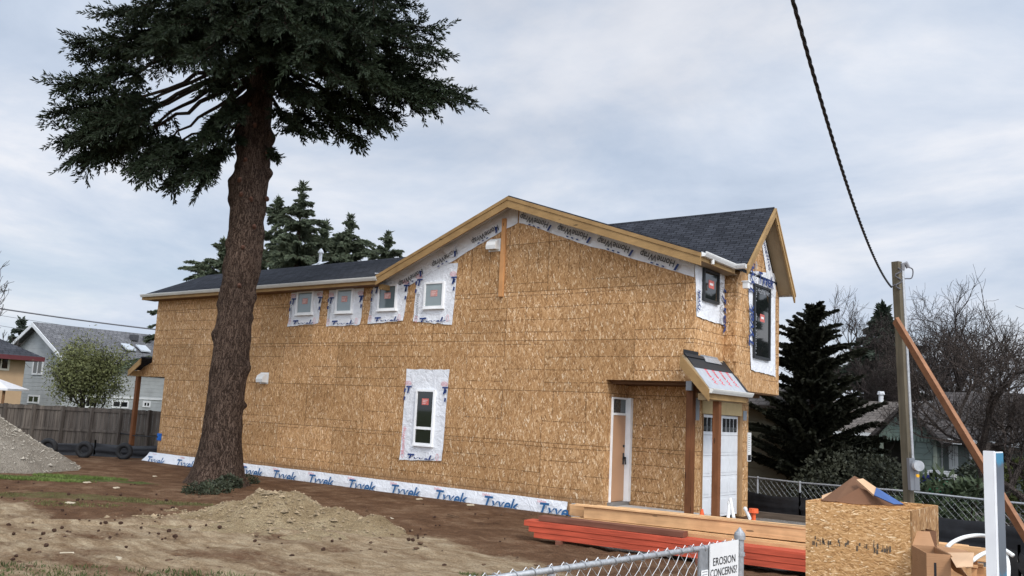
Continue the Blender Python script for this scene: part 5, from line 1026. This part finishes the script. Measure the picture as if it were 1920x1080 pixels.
board('weathered_plank', OLDB, .22, 2.55, .05, zg0+.06+4*.069+.004, .24, .085, 'short reddish brown plank on top of the red beams', None, cat='plank')
zt0 = zg0+.17; G = np.random.default_rng(9)
gl = 'fresh boards in the lumber pile'
z = zg0+.06
for lay, (h_, w_, nk_) in enumerate(((.038,.235,2), (.038,.185,2), (.038,.235,2), (.140,.038,9), (.038,.14,3), (.038,.185,2), (.185,.038,9))):
    for k in range(nk_):
        s0 = (.95, .9, .86, .80, .70, .72, .60)[lay]+G.uniform(-.09,.09)+(.30 if lay == 6 and k < 4 else 0)
        board('lumber_board', (PINE, PINE2)[int(G.integers(2))], s0, 6.2-s0*.3+G.uniform(-.15,.3), .40+k*(w_+.005)+G.uniform(-.012,.012)-.01*(lay % 2), z, w_, h_, 'fresh board in the lumber pile, %s' % ('flat in the bottom layer', 'flat in the second layer', 'flat in the third layer', 'standing on edge in the middle layer', 'flat on the middle boards', 'flat just under the top boards', 'standing on edge in the top layer')[lay], gl, tilt=G.uniform(-.002,.002), rot=G.uniform(-.006,.006))
    z += h_+.006
zt_l = z
for k in range(3): board('lumber_board', PINE, .75+.35*k, 5.2-.3*k, .36+.10*k, zt_l+.003, .09, .036, 'narrow fresh board lying flat on the lumber pile, %s from the front' % ('first', 'second', 'third')[k], gl, rot=(.012, -.01, .004)[k])
board('lumber_board', PINE, 1.1, 4.6, .335, zg0+.30, .038, .09, 'fresh board leaning along the front of the lumber pile', gl, tilt=-.002, rot=-.006)

# ------------------------------------------------------------------ OSB crate with cardboard
cl_, cr_ = at(1514,945,9.), at(1706,951,8.40); f_ = cr_-cl_; Wc = np.linalg.norm(f_[:2]); angc = math.atan2(f_[1], f_[0]); zt = (cl_[2]+cr_[2])/2; zb = float(gz(cl_[0], cl_[1]))
CR = thing('scrap_crate', 'open topped strand board crate full of flattened cardboard', 'crate', (cl_[0], cl_[1], zb), rz=angc); Hc = zt-zb; Dc = 1.05
def local(name, mb, mat, par): return mb.build(name, mat, origin=(0,0,0)) if par is None else _loc(mb.build(name, mat, origin=(0,0,0)), par)
def _loc(o, par): o.parent = par; o.location = (0,0,0); return o
mk = MB(); mk.box((0,0,0), (Wc,.018,Hc)); G = np.random.default_rng(17); x = .05
while x < Wc*.82:                      # worn stamp of the sheet maker, no letter of it legible
    for k in range(int(G.integers(3,7))): w_, h_ = G.uniform(.006,.02), G.uniform(.01,.06); a, b = x+G.uniform(0,.05), Hc*.70-.03+G.uniform(-.025,.045); mk.add([(a,-.003,b), (a+w_,-.003,b+G.uniform(-.004,.004)), (a+w_*.9,-.003,b+h_), (a+.002,-.003,b+h_)], [(0,1,2,3)], 1)
    x += G.uniform(.055, .1)
mk.add([(.66*Wc,-.003,Hc*.66), (.665*Wc,-.003,Hc*.66), (.665*Wc,-.003,Hc*.76), (.66*Wc,-.003,Hc*.76)], [(0,1,2,3)], 1)
local('front_panel', mk, [OSB_BOX, simple('faded_ink', (.10,.08,.06), .8, .6, 30)], CR)
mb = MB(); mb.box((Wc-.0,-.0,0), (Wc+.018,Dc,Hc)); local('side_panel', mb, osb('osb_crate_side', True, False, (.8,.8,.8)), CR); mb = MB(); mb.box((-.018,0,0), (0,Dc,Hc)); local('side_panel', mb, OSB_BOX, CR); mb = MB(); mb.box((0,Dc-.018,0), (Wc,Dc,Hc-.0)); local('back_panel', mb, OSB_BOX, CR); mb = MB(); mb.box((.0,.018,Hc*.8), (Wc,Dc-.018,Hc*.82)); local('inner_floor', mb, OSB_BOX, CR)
def kraft(name, c): 
    m = MT(name, .8, .15); f = m.noise(m.obj(), 3, 4); g = m.noise(m.mapn(m.obj(), (1,1,90)), 1, 1); cc = m.ramp(f, [(.3, tuple(v*.85 for v in c)), (.7, tuple(v*1.1 for v in c))]); m.col(cc); m.bump(g, .003); return m.m
KR = kraft('kraft', (.36,.20,.105)); KRD = kraft('kraft_dark', (.15,.078,.045)); KRL = kraft('kraft_light', (.55,.36,.22))
def cw(px, py, dep):  return at(px, py, dep)
def sheet(name, px, label, mats, th=.012, extra=None, cat='cardboard', group='cardboard piled in the crate', m=None):
    q_ = [cw(*p) for p in px]; mb = MB(); n_ = np.cross(q_[1]-q_[0], q_[2]-q_[0]); n_ /= np.linalg.norm(n_)
    mb.prism(q_, n_*th)
    if extra:
        for ex, mi in extra: e_ = [cw(*p) for p in ex]; s = 1 if (CAM-q_[0])@n_ > 0 else -1; mb.prism([p+n_*((th+.001) if s > 0 else -.003) for p in e_], n_*.002, mi)
    return tag(mb.build(name, mats), label, cat, group)
sheet('cardboard_sheet', [(1539,938,9.0),(1602,892,9.15),(1698,947,8.95),(1566,941,8.92)], 'brown folded cardboard sheet rising to a peak above the crate rim', KRD)
sheet('cardboard_sheet', [(1566,940,8.90),(1610,915,8.97),(1668,930,8.95),(1690,948,8.88),(1600,945,8.88)], 'darker folded flap leaning at the crate front rim', kraft('kraft_mid', (.16,.08,.045)))
sheet('printed_box', [(1606,899,8.98),(1618,897,9.0),(1643,914,8.9),(1639,928,8.84)], 'pale carton end lying over the brown cardboard in the crate', KRL, .02)
sheet('printed_box', [(1639,928,8.83),(1643,914,8.89),(1694,945,8.72),(1676,945,8.70)], 'blue printed carton side showing beside the pale carton', [plain('box_blue_side', (.05,.10,.25), .6), simple('box_print', (.45,.50,.60), .6)], .012, extra=[([(1655,932,8.8),(1657,927,8.83),(1672,937,8.78),(1668,939,8.77)], 1)])
sheet('cardboard_sheet', [(1541,938,9.3),(1541,929,9.35),(1580,915,9.4),(1590,935,9.3)], 'pale cardboard edge at the left inside corner of the crate', KRL)
# boxes by the crate
def carton(px0, px1, pyt, pyb, D, depth, label, rot, mat, flaps, marks=True):
    a, b = at(px0, pyt, D), at(px1, pyt, D); w_ = np.linalg.norm((b-a)[:2]); z0 = float(gz(a[0], a[1])) if pyb is None else at(px0, pyb, D)[2]; h_ = a[2]-z0; an = math.atan2((b-a)[1], (b-a)[0])+rot
    t = thing('cardboard_box', label, 'box', (a[0], a[1], z0), 'cardboard boxes beside the crate', rz=an); mb = MB(); mb.box((0,0,0), (w_,.006,h_)); mb.box((0,depth,0), (w_,depth+.006,h_)); mb.box((0,.006,0), (.006,depth,h_)); mb.box((w_-.006,.006,0), (w_,depth,h_)); mb.box((.006,.006,.01), (w_-.006,depth,.02))
    if marks: mb.box((.05,-.002,h_*.55), (.13,-.0005,h_*.7), 1); mb.box((.06,-.002,h_*.78), (.08,-.0005,h_*.92), 1)
    local('box_body', mb, [mat, BLACKINK], t)
    for (kind, ang, l) in flaps:
        c, s = math.cos(ang), math.sin(ang); f = MB()
        if kind == 'right': f.prism([(w_,0,h_), (w_,depth,h_), (w_+l*c,depth,h_+l*s), (w_+l*c,0,h_+l*s)], (0,0,.006))
        if kind == 'front': f.prism([(0,0,h_), (w_,0,h_), (w_,-l*c,h_+l*s), (0,-l*c,h_+l*s)], (0,0,.006))
        if kind == 'back': f.prism([(0,depth,h_), (w_,depth,h_), (w_,depth+l*c,h_+l*s), (0,depth+l*c,h_+l*s)], (0,0,.006))
        if kind == 'left': f.prism([(0,0,h_), (0,depth,h_), (-l*c,depth,h_+l*s), (-l*c,0,h_+l*s)], (0,0,.006))
        local('flap', f, KRL if kind == 'right' else mat, t)
    return t
carton(1737,1779,1037,None,7.9,.5,'open brown box nearest the crate, with a pale flap hanging open', -.2, KR, [('right',-.9,.26),('back',.6,.2)])
carton(1733,1757,995,None,8.6,.4,'upright brown box close behind the crate corner', .1, KRD, [('back',1.2,.12)], False)
sheet('cardboard_sheet', [(1777,1036,8.0),(1826,1036,7.9),(1824,1062,7.6),(1793,1063,7.6)], 'pale tan box lid lying tilted in front of the white hose', KRL, .006, group=None)
sheet('cardboard_sheet', [(1756,1022,8.7),(1812,1032,8.6),(1822,1038,8.4),(1760,1040,8.4)], 'brown cardboard flap behind the open box', KR, .006, group=None)
# white hose loops
ho = MB(); hp = [at(*q_) for q_ in ((1776,1026,9.4),(1786,1017,9.5),(1806,1008,9.6),(1830,1004,9.6),(1852,1006,9.5),(1872,1016,9.3),(1884,1036,9.1),(1890,1062,9.),(1889,1090,8.9))]
from mathutils import geometry
def smooth(pts, n=6):
    out = []
    P = [pts[0]]+list(pts)+[pts[-1]]
    for i in range(1, len(P)-2):
        for k in range(n):
            t = k/n; a, b, c, d_ = P[i-1], P[i], P[i+1], P[i+2]; out.append(.5*((2*b)+(-a+c)*t+(2*a-5*b+4*c-d_)*t*t+(-a+3*b-3*c+d_)*t**3))
    out.append(P[-2]); return out
ho.tube(smooth(hp), .022, 8); tag(ho.build('white_hose', plain('pvc_white', (.74,.75,.72), .35), smooth=True), 'upper white plastic hose arching behind the white sign post', 'hose', 'white plastic hoses')
ho = MB(); ho.tube(smooth([at(*q_) for q_ in ((1822,1052,9.1),(1840,1040,9.2),(1862,1032,9.2),(1880,1030,9.1),(1900,1042,9.))]), .022, 8); tag(ho.build('white_hose', plain('pvc_white_low', (.74,.75,.72), .35), smooth=True), 'lower white plastic hose running low behind the sign post', 'hose', 'white plastic hoses')

# ------------------------------------------------------------------ white sign post at right
pt = at(1843,845,5.8); rp = at(1868.5,845.5,5.8); zb = float(gz(pt[0], pt[1])); f_ = rp-pt; w_ = .058; an = math.atan2(f_[1], f_[0])-R(37)
SG = thing('sign_post', 'white square post carrying a printed board on its right side', 'sign post', (pt[0], pt[1], zb), rz=an); hh = pt[2]-zb
mb = MB(); mb.box((0,0,0), (w_,.09,hh)); local('post', mb, plain('post_white', (.66,.67,.68), .35), SG)
mb = MB(); mb.box((w_+.001,.01,hh*.1), (w_+.012,.34,hh-.004)); local('sign_board', mb, None or plain('board_edge', (.78,.79,.8), .4), SG)
m = MT('printed_view', .4, .3); z_ = m.math('DIVIDE', m.sep(m.obj())[2], hh); f = m.math('ADD', z_, m.math('MULTIPLY', m.math('SUBTRACT', m.noise(m.obj(), 7, 5), .5), .10))
m.col(m.ramp(f, [(0, (.06,.08,.05)), (.33, (.10,.14,.05)), (.42, (.06,.10,.06)), (.46, (.02,.15,.26)), (.56, (.03,.20,.33)), (.60, (.10,.12,.14)), (.8, (.15,.17,.20)), (.95, (.10,.12,.15)), (.965, (.05,.22,.36))]))
mb = MB(); mb.box((w_+.013,.03,hh*.11), (w_+.015,.33,hh-.012)); local('sign_print', mb, m.m, SG)

# ------------------------------------------------------------------ service pole, brace, meter boxes, overhead line
D0 = 12.; ptop = at(1681,491,D0); pbase = at(1705,955,D0); dirp = (pbase-ptop)/np.linalg.norm(pbase-ptop); zgr = float(gz(pbase[0], pbase[1])); pb = ptop+dirp*((zgr-.3-ptop[2])/dirp[2])
GREEN = wood('treated_pole', (.125,.105,.07), 'z', var=.3)
PL = thing('service_pole', 'square treated wooden pole holding the temporary power service', 'pole', (pb[0], pb[1], zgr)); mb = MB(); mb.beam(ptop, pb, .10, .10, up=(math.sin(.3), math.cos(.3), 0)); mb.build('pole', GREEN, PL)
rt = np.array([_r[0], _r[1], 0]); c1 = ptop+rt*.07-HD*.02; mb = MB(); e1 = c1+dirp*2.95; mb.tube([c1+dirp*.12, e1], .022, 8); mb.build('conduit', STEEL, PL)
wh = MB(); wh.tube([c1+dirp*.12, c1+dirp*.04, c1+dirp*.02+rt*.05, c1+dirp*.08+rt*.08], [.03,.035,.035,.03], 8); wh.build('weather_head', plain('weather_head_grey', (.2,.2,.21), .5), PL)
mb = MB(); mb.tube(smooth([c1+dirp*.07+rt*.06, c1+dirp*.1+rt*.14, c1+dirp*.22+rt*.12, c1+dirp*.24+rt*.02, c1+dirp*.3-rt*.08, ptop+dirp*.36-rt*.09]), .009, 5)
for k in range(12): pass
mb.tube([ptop+dirp*(.1+.03*k)+rt*(.05*math.sin(k*1.3)-.02)-HD*.075 for k in range(11)], .010, 5); mb.build('service_wires', WG, PL)
bxp = at(1707,878,D0-.1); mb = MB()
def pbox(c, w_, h_, d_): mb.obox(c, rt*w_/2, HD*d_/2, -dirp*h_/2)
pbox(at(1709,889,D0-.12), .075, .42, .08); pbox(at(1716.5,895,D0-.12), .065, .34, .09); mb.build('meter_box', plain('meter_grey', (.20,.21,.225), .5), PL)
mb = MB(); c = at(1719,873,D0-.2); mb.tube([c, c-HD*.07], .07, 14); mb.build('meter', simple('meter_glass', (.45,.47,.48), .2, .2, 12), PL); mb = MB(); c = at(1720,892,D0-.3); mb.tube([c, c-HD*.02], .022, 8); mb.build('meter_tag', plain('tag_yellow', (.85,.42,.02), .5), PL)
mb = MB(); b0 = at(1679,600,D0-.12); b1 = at(1945,1042,D0-1.6); mb.beam(b0, b1, .045, .14, up=tuple(-HD+np.array([0,0,.1]))); tag(mb.build('brace_timber', wood('brace_wood', (.30,.145,.075), 'x', var=.25, scale=.8)), 'long orange brown timber bracing the service pole diagonally', 'brace')
# twisted overhead cable: three strands
a = ptop+dirp*.36-rt*.09; endp = at(1487,0,5.); ex = endp-a; b = a+ex*1.5; n = 260; tt = np.linspace(0, 1, n)[:,None]; c = a*(1-tt)+b*tt
dz = np.zeros(n); mid = at(1575,318,0.5*(12+5)*.93)
c[:,2] -= 4*.62*(tt*(1-tt))[:,0]
# keep the cable passing the same place overhead: raise the far end to make up for the sag there
k_ = int(n/1.5); c[:,2] += (tt[:,0])*(endp[2]-c[k_,2])/tt[k_,0]
dvec = nrm(np.gradient(c, axis=0)); s1 = nrm(np.cross(dvec, (0,0,1))); s2 = np.cross(s1, dvec); mb = MB(); PH = np.cumsum(np.concatenate([[0], np.linalg.norm(np.diff(c, axis=0), axis=1)]))*2*math.pi/.34
for j in range(3): ph = (PH+j*2.094)[:,None]; mb.tube(c+.008*(np.cos(ph)*s1+np.sin(ph)*s2), .0072, 5)
tag(mb.build('overhead_cable', BLACK), 'black twisted overhead cable sloping down to the service pole', 'cable')

# ------------------------------------------------------------------ wire fence and silt fence behind on the right
def ggr(px, D): p = at(px, 850, D); p[2] = float(gz(p[0], p[1])); return p
path = [ggr(1395,23.6), ggr(1500,22.4), ggr(1700,20.2), ggr(1845,18.9), ggr(1995,17.6)]
CF = thing('chain_link_fence', 'low chain link fence along the neighbour plot behind the black silt fabric', 'fence', path[2])
rlm = MB(); zr_ = [at(1395,893,23.6)[2], at(1500,905,22.4)[2], at(1700,921,20.2)[2], at(1845,937,18.9)[2], at(1995,952,17.6)[2]]
top = [np.array([p[0], p[1], z]) for p, z in zip(path, zr_)]; rlm.tube(top, .024, 6); rlm.build('top_rail', STEEL, CF)
def linkmesh(mb, a, b, ztop, zbot, cell, r, ztop2=None):
    a, b = np.array(a, float), np.array(b, float); L_ = np.linalg.norm((b-a)[:2]); n = int(L_/cell); nz = max(2, int((ztop-zbot)/cell)); dd = (b-a)/L_; s = np.array([dd[1], -dd[0], 0])
    for i in range(n):
        pts = []
        for j in range(nz+1):
            x = (i+((i+j) % 2))*cell; p = a+dd*x; zt_ = ztop if ztop2 is None else ztop+(ztop2-ztop)*x/L_; p[2] = zt_-(zt_-zbot)*j/nz; pts.append(p+s*(.004 if j % 2 else -.004))
        mb.tube(pts, r, 4, cap=False)
ml = MB()
for i in range(4): linkmesh(ml, path[i], path[i+1], zr_[i], float(path[i][2])+.02, .075, .0022, zr_[i+1])
ml.build('wire_mesh', STEEL, CF)
for px in (1421, 1500, 1700, 1845, 1920): 
    D = np.interp(px, (1395,1500,1700,1845,1995), (23.6,22.4,20.2,18.9,17.6)); p = ggr(px, D); z = np.interp(px, (1395,1500,1700,1845,1995), zr_); mb = MB(); mb.tube([p, (p[0],p[1],z+.04)], .03, 8); mb.build('fence_post', STEEL, CF)
silt('silt_fence', 'black silt fabric before the chain link fence, from the garage to the right edge', [ggr(1395,23.3), ggr(1500,21.9), ggr(1700,19.6), ggr(1856,18.), ggr(1985,16.6)], .60)
silt('silt_fence', 'black silt fabric sloping towards the viewer at the right frame edge', [ggr(1852,16.6), ggr(1905,14.3), ggr(1960,12.6)], .50)
# bins and grill behind the fence
def bin_(px, D, col, label, h=.98):
    p = at(px, 900, D); z = float(gz(p[0], p[1])); t = thing('wheelie_bin', label, 'bin', (p[0], p[1], z)); mb = MB(); w0, w1 = .22, .29
    mb.add([(p[0]+s*(w0 if k == 0 else w1), p[1]+u*(w0 if k == 0 else w1), z+.05+k*h) for k in (0,1) for s, u in ((-1,-1),(1,-1),(1,1),(-1,1))], [(0,3,2,1),(4,5,6,7),(0,1,5,4),(1,2,6,5),(2,3,7,6),(3,0,4,7)]); mb.build('bin_body', plain(label[:4]+'_bin', col, .45), t)
    mb = MB(); mb.box((p[0]-.32,p[1]-.33,z+h+.05), (p[0]+.32,p[1]+.3,z+h+.10)); mb.box((p[0]-.26,p[1]-.26,z+h+.10), (p[0]+.26,p[1]+.22,z+h+.13)); mb.build('lid', plain(label[:4]+'_lid', tuple(v*.9 for v in col), .45), t)
    mb = MB(); [mb.tube([(p[0]+s*.24,p[1]+.24,z+.1), (p[0]+s*.3,p[1]+.24,z+.1)], .1, 10) for s in (-1,1)]; mb.build('wheels', BLACK, t)
bin_(1735, 26, (.03,.035,.20), 'blue bin behind the wire fence beside the green house', .95); bin_(1764, 24, (.01,.16,.06), 'green bin behind the wire fence before the green house', .9)
p = at(1763,895,26); z = float(gz(p[0], p[1])); t = thing('white_cart', 'white covered cart standing by the bins at the green house', 'cart', (p[0], p[1], z)); mb = MB(); zt = at(1763,888,26)[2]; mb.box((p[0]-.4,p[1]-.25,zt-.2), (p[0]+.4,p[1]+.25,zt)); mb.box((p[0]-.3,p[1]-.2,zt), (p[0]+.3,p[1]+.2,zt+.08)); mb.build('cover', WHITE, t); mb = MB(); [mb.box((p[0]+a-.03,p[1]+b-.03,z), (p[0]+a+.03,p[1]+b+.03,zt-.2)) for a in (-.3,.3) for b in (-.2,.2)]; mb.build('legs', STEEL, t)
# timber kerb in front of the silt fabric
a, b = ground(1405,968), ground(1516,980); mb = MB(); mb.beam(a+(0,0,.07), b+(b-a)*.6+(0,0,.07), .16, .14); tag(mb.build('timber_kerb', wood('old_sleeper', (.10,.075,.055), 'x')), 'old dark timber kerb on the ground before the black silt fabric', 'kerb')
# small things at the garage door
mb = MB(); p = ground(1317,966); p = on_x(1316,962,.1); mb.tube([(p[0],p[1],-.28), (p[0],p[1],.14)], [.12,.025], 14); mb.box((p[0]-.15,p[1]-.15,-.30), (p[0]+.15,p[1]+.15,-.27)); tag(mb.build('traffic_cone', ORANGEP), 'small orange cone half hidden behind the corner post', 'cone')
def pvc(px0, py0, px1, py1, label):
    a, b = on_x(px0, py0, .35), on_x(px1, py1, .7); mb = MB(); mb.tube([a, b], .035, 8); mb.tube([a, a+(a-b)*.1], .045, 8); tag(mb.build('plastic_pipe', plain('pvc', (.78,.78,.76), .35)), label, 'pipe', 'white pipes before the garage')
pvc(1367,946,1365,975,'short white pipe standing before the garage door'); pvc(1370,940,1376,972,'longer white pipe leaning before the garage door'); pvc(1398,955,1406,972,'white pipe end at the right corner of the garage')
p = on_x(1413,957,.6); mb = MB(); mb.tube([p-(0,0,.05), p+(0,0,.04)], [.11,.10], 12); mb.tube([(p[0],p[1],-.3), p-(0,0,.05)], .05, 10); tag(mb.build('capped_pipe', ORANGEP), 'orange capped pipe sticking up right of the garage', 'pipe')

# ------------------------------------------------------------------ front chain link fence and signs
P1 = at(1387,1003,6.5); P0 = at(905,1077,4.62); dF = (P0-P1)/np.linalg.norm((P0-P1)[:2]); Pe = P1+dF*3.3; zg1 = float(gz(P1[0], P1[1]))
FF = thing('front_chain_link_fence', 'galvanised chain link fence with round end post in the near foreground', 'fence', (P1[0], P1[1], zg1))
GALV = simple('galvanised_pipe', (.31,.32,.33), .5, .22, 40, .5, .35)
mb = MB(); mb.tube([(P1[0],P1[1],zg1-.1), (P1[0],P1[1],P1[2]-.01)], .031, 16); post = mb.build('end_post', GALV, FF, smooth=False)
mb = MB(); r_ = [.040,.040,.036,.022,.012,.002]; z_ = [-.03,.0,.015,.03,.045,.055]; mb.tube([(P1[0],P1[1],P1[2]+k) for k in z_], r_, 16); mb.build('post_cap', GALV, post)
R0 = P1+np.array([0,0,-.055]); Re = Pe+np.array([0,0,-.02]); mb = MB(); mb.tube([R0, R0+(Re-R0)*.12+(0,0,.0), R0+(Re-R0)*.3, Re], [.0175]*4, 10); mb.build('top_rail', GALV, FF, smooth=True)
ml = MB(); L_ = np.linalg.norm((Re-R0)[:2]); a, b = R0.copy(), Re.copy(); linkmesh(ml, a, b, R0[2]+.035, zg1+.05, .052, .0023, Re[2]+.035); ml.build('wire_mesh', simple('mesh_wire', (.52,.53,.54), .45, .15, 20, .5, .3), FF)
tw = MB()
for i in range(22):
    p = R0+(Re-R0)*(.02+i/22*.96); s = np.array([-dF[1], dF[0], 0]); ring = [p+dF*(.012*math.sin(k))+(s*math.cos(k)+np.array([0,0,1.])*math.sin(k))*.026 for k in np.linspace(0, 6.3, 9)]; tw.tube(ring, .003, 4, cap=False)
tw.build('tie_wires', STEEL, FF)
for k in range(3): mb = MB(); z = P1[2]-.12-k*.35; mb.tube([(P1[0],P1[1],z), (P1[0],P1[1],z-.025)], .039, 14); mb.build('tension_band', GALV, post)
pl = R0+(Re-R0)*.63; mb = MB(); mb.tube([(pl[0],pl[1],zg1), (pl[0],pl[1],pl[2]-.02)], .024, 10); mb.build('line_post', GALV, FF)
# sign facing the viewer, hung on the mesh
nF = np.array([dF[1], -dF[0], 0.]); nF = nF if nF@(CAM-P1) > 0 else -nF
def onfence(px, py, off=.03): d_ = ray(px, py); o_ = P1+nF*off; t_ = ((o_-CAM)@nF)/(d_@nF); return CAM+d_*t_
tl, tr, bl = onfence(1331,1029), onfence(1384,1020), onfence(1330,1082); ux = nrm(tr-tl); wS = np.linalg.norm(tr-tl); uz = np.array([0,0,1.]); hS = tl[2]-bl[2]
c = (tl+tr)/2+np.array([0,0,-hS/2-.02]); mb = MB(); mb.obox(c, ux*wS/2, nF*.004, uz*(hS/2+.05), 0)
for s, bx_, by_, fr_ in (('EROSION', 1358.5, 1057, .78), ('CONCERNS?', 1357.5, 1078, .93)):
    tx = text2d(s, 1, 0, .004, 'CENTER'); wT = max(v[0] for v in tx[0])-min(v[0] for v in tx[0]); k = wS*fr_/wT; mb.flat(([(x*k, y*(.075)) for x, y in tx[0]], tx[1]), onfence(bx_, by_, .0365), ux, uz, 1)
tag(mb.build('warning_sign', [plain('sign_white', (.66,.66,.65), .4), BLACKINK]), 'white sign reading EROSION CONCERNS? hung beside the fence end post', 'sign')
tl, tr, bl = onfence(1310,1032,.012), onfence(1330,1027,.012), onfence(1310,1090,.012); c = (tl+tr)/2-uz*.2; mb = MB(); mb.obox(c, ux*np.linalg.norm(tr-tl)/2, nF*.006, uz*.2, 0); tag(mb.build('metal_plate', simple('zinc_plate', (.26,.27,.28), .5, .2, 18, .5, .4)), 'dull grey metal plate on the mesh left of the sign', 'plate')
c = onfence(1321,1072,.024); mb = MB(); mb.obox(c-uz*.05, ux*.042, nF*.002, uz*.06, 0); [mb.obox(c+uz*(.0-.018*k)+nF*.0035, ux*.032, nF*.0005, uz*.003, 1) for k in range(5)]; tag(mb.build('paper_note', [PAPER, GREYINK]), 'small white paper note fixed on the grey plate', 'note')
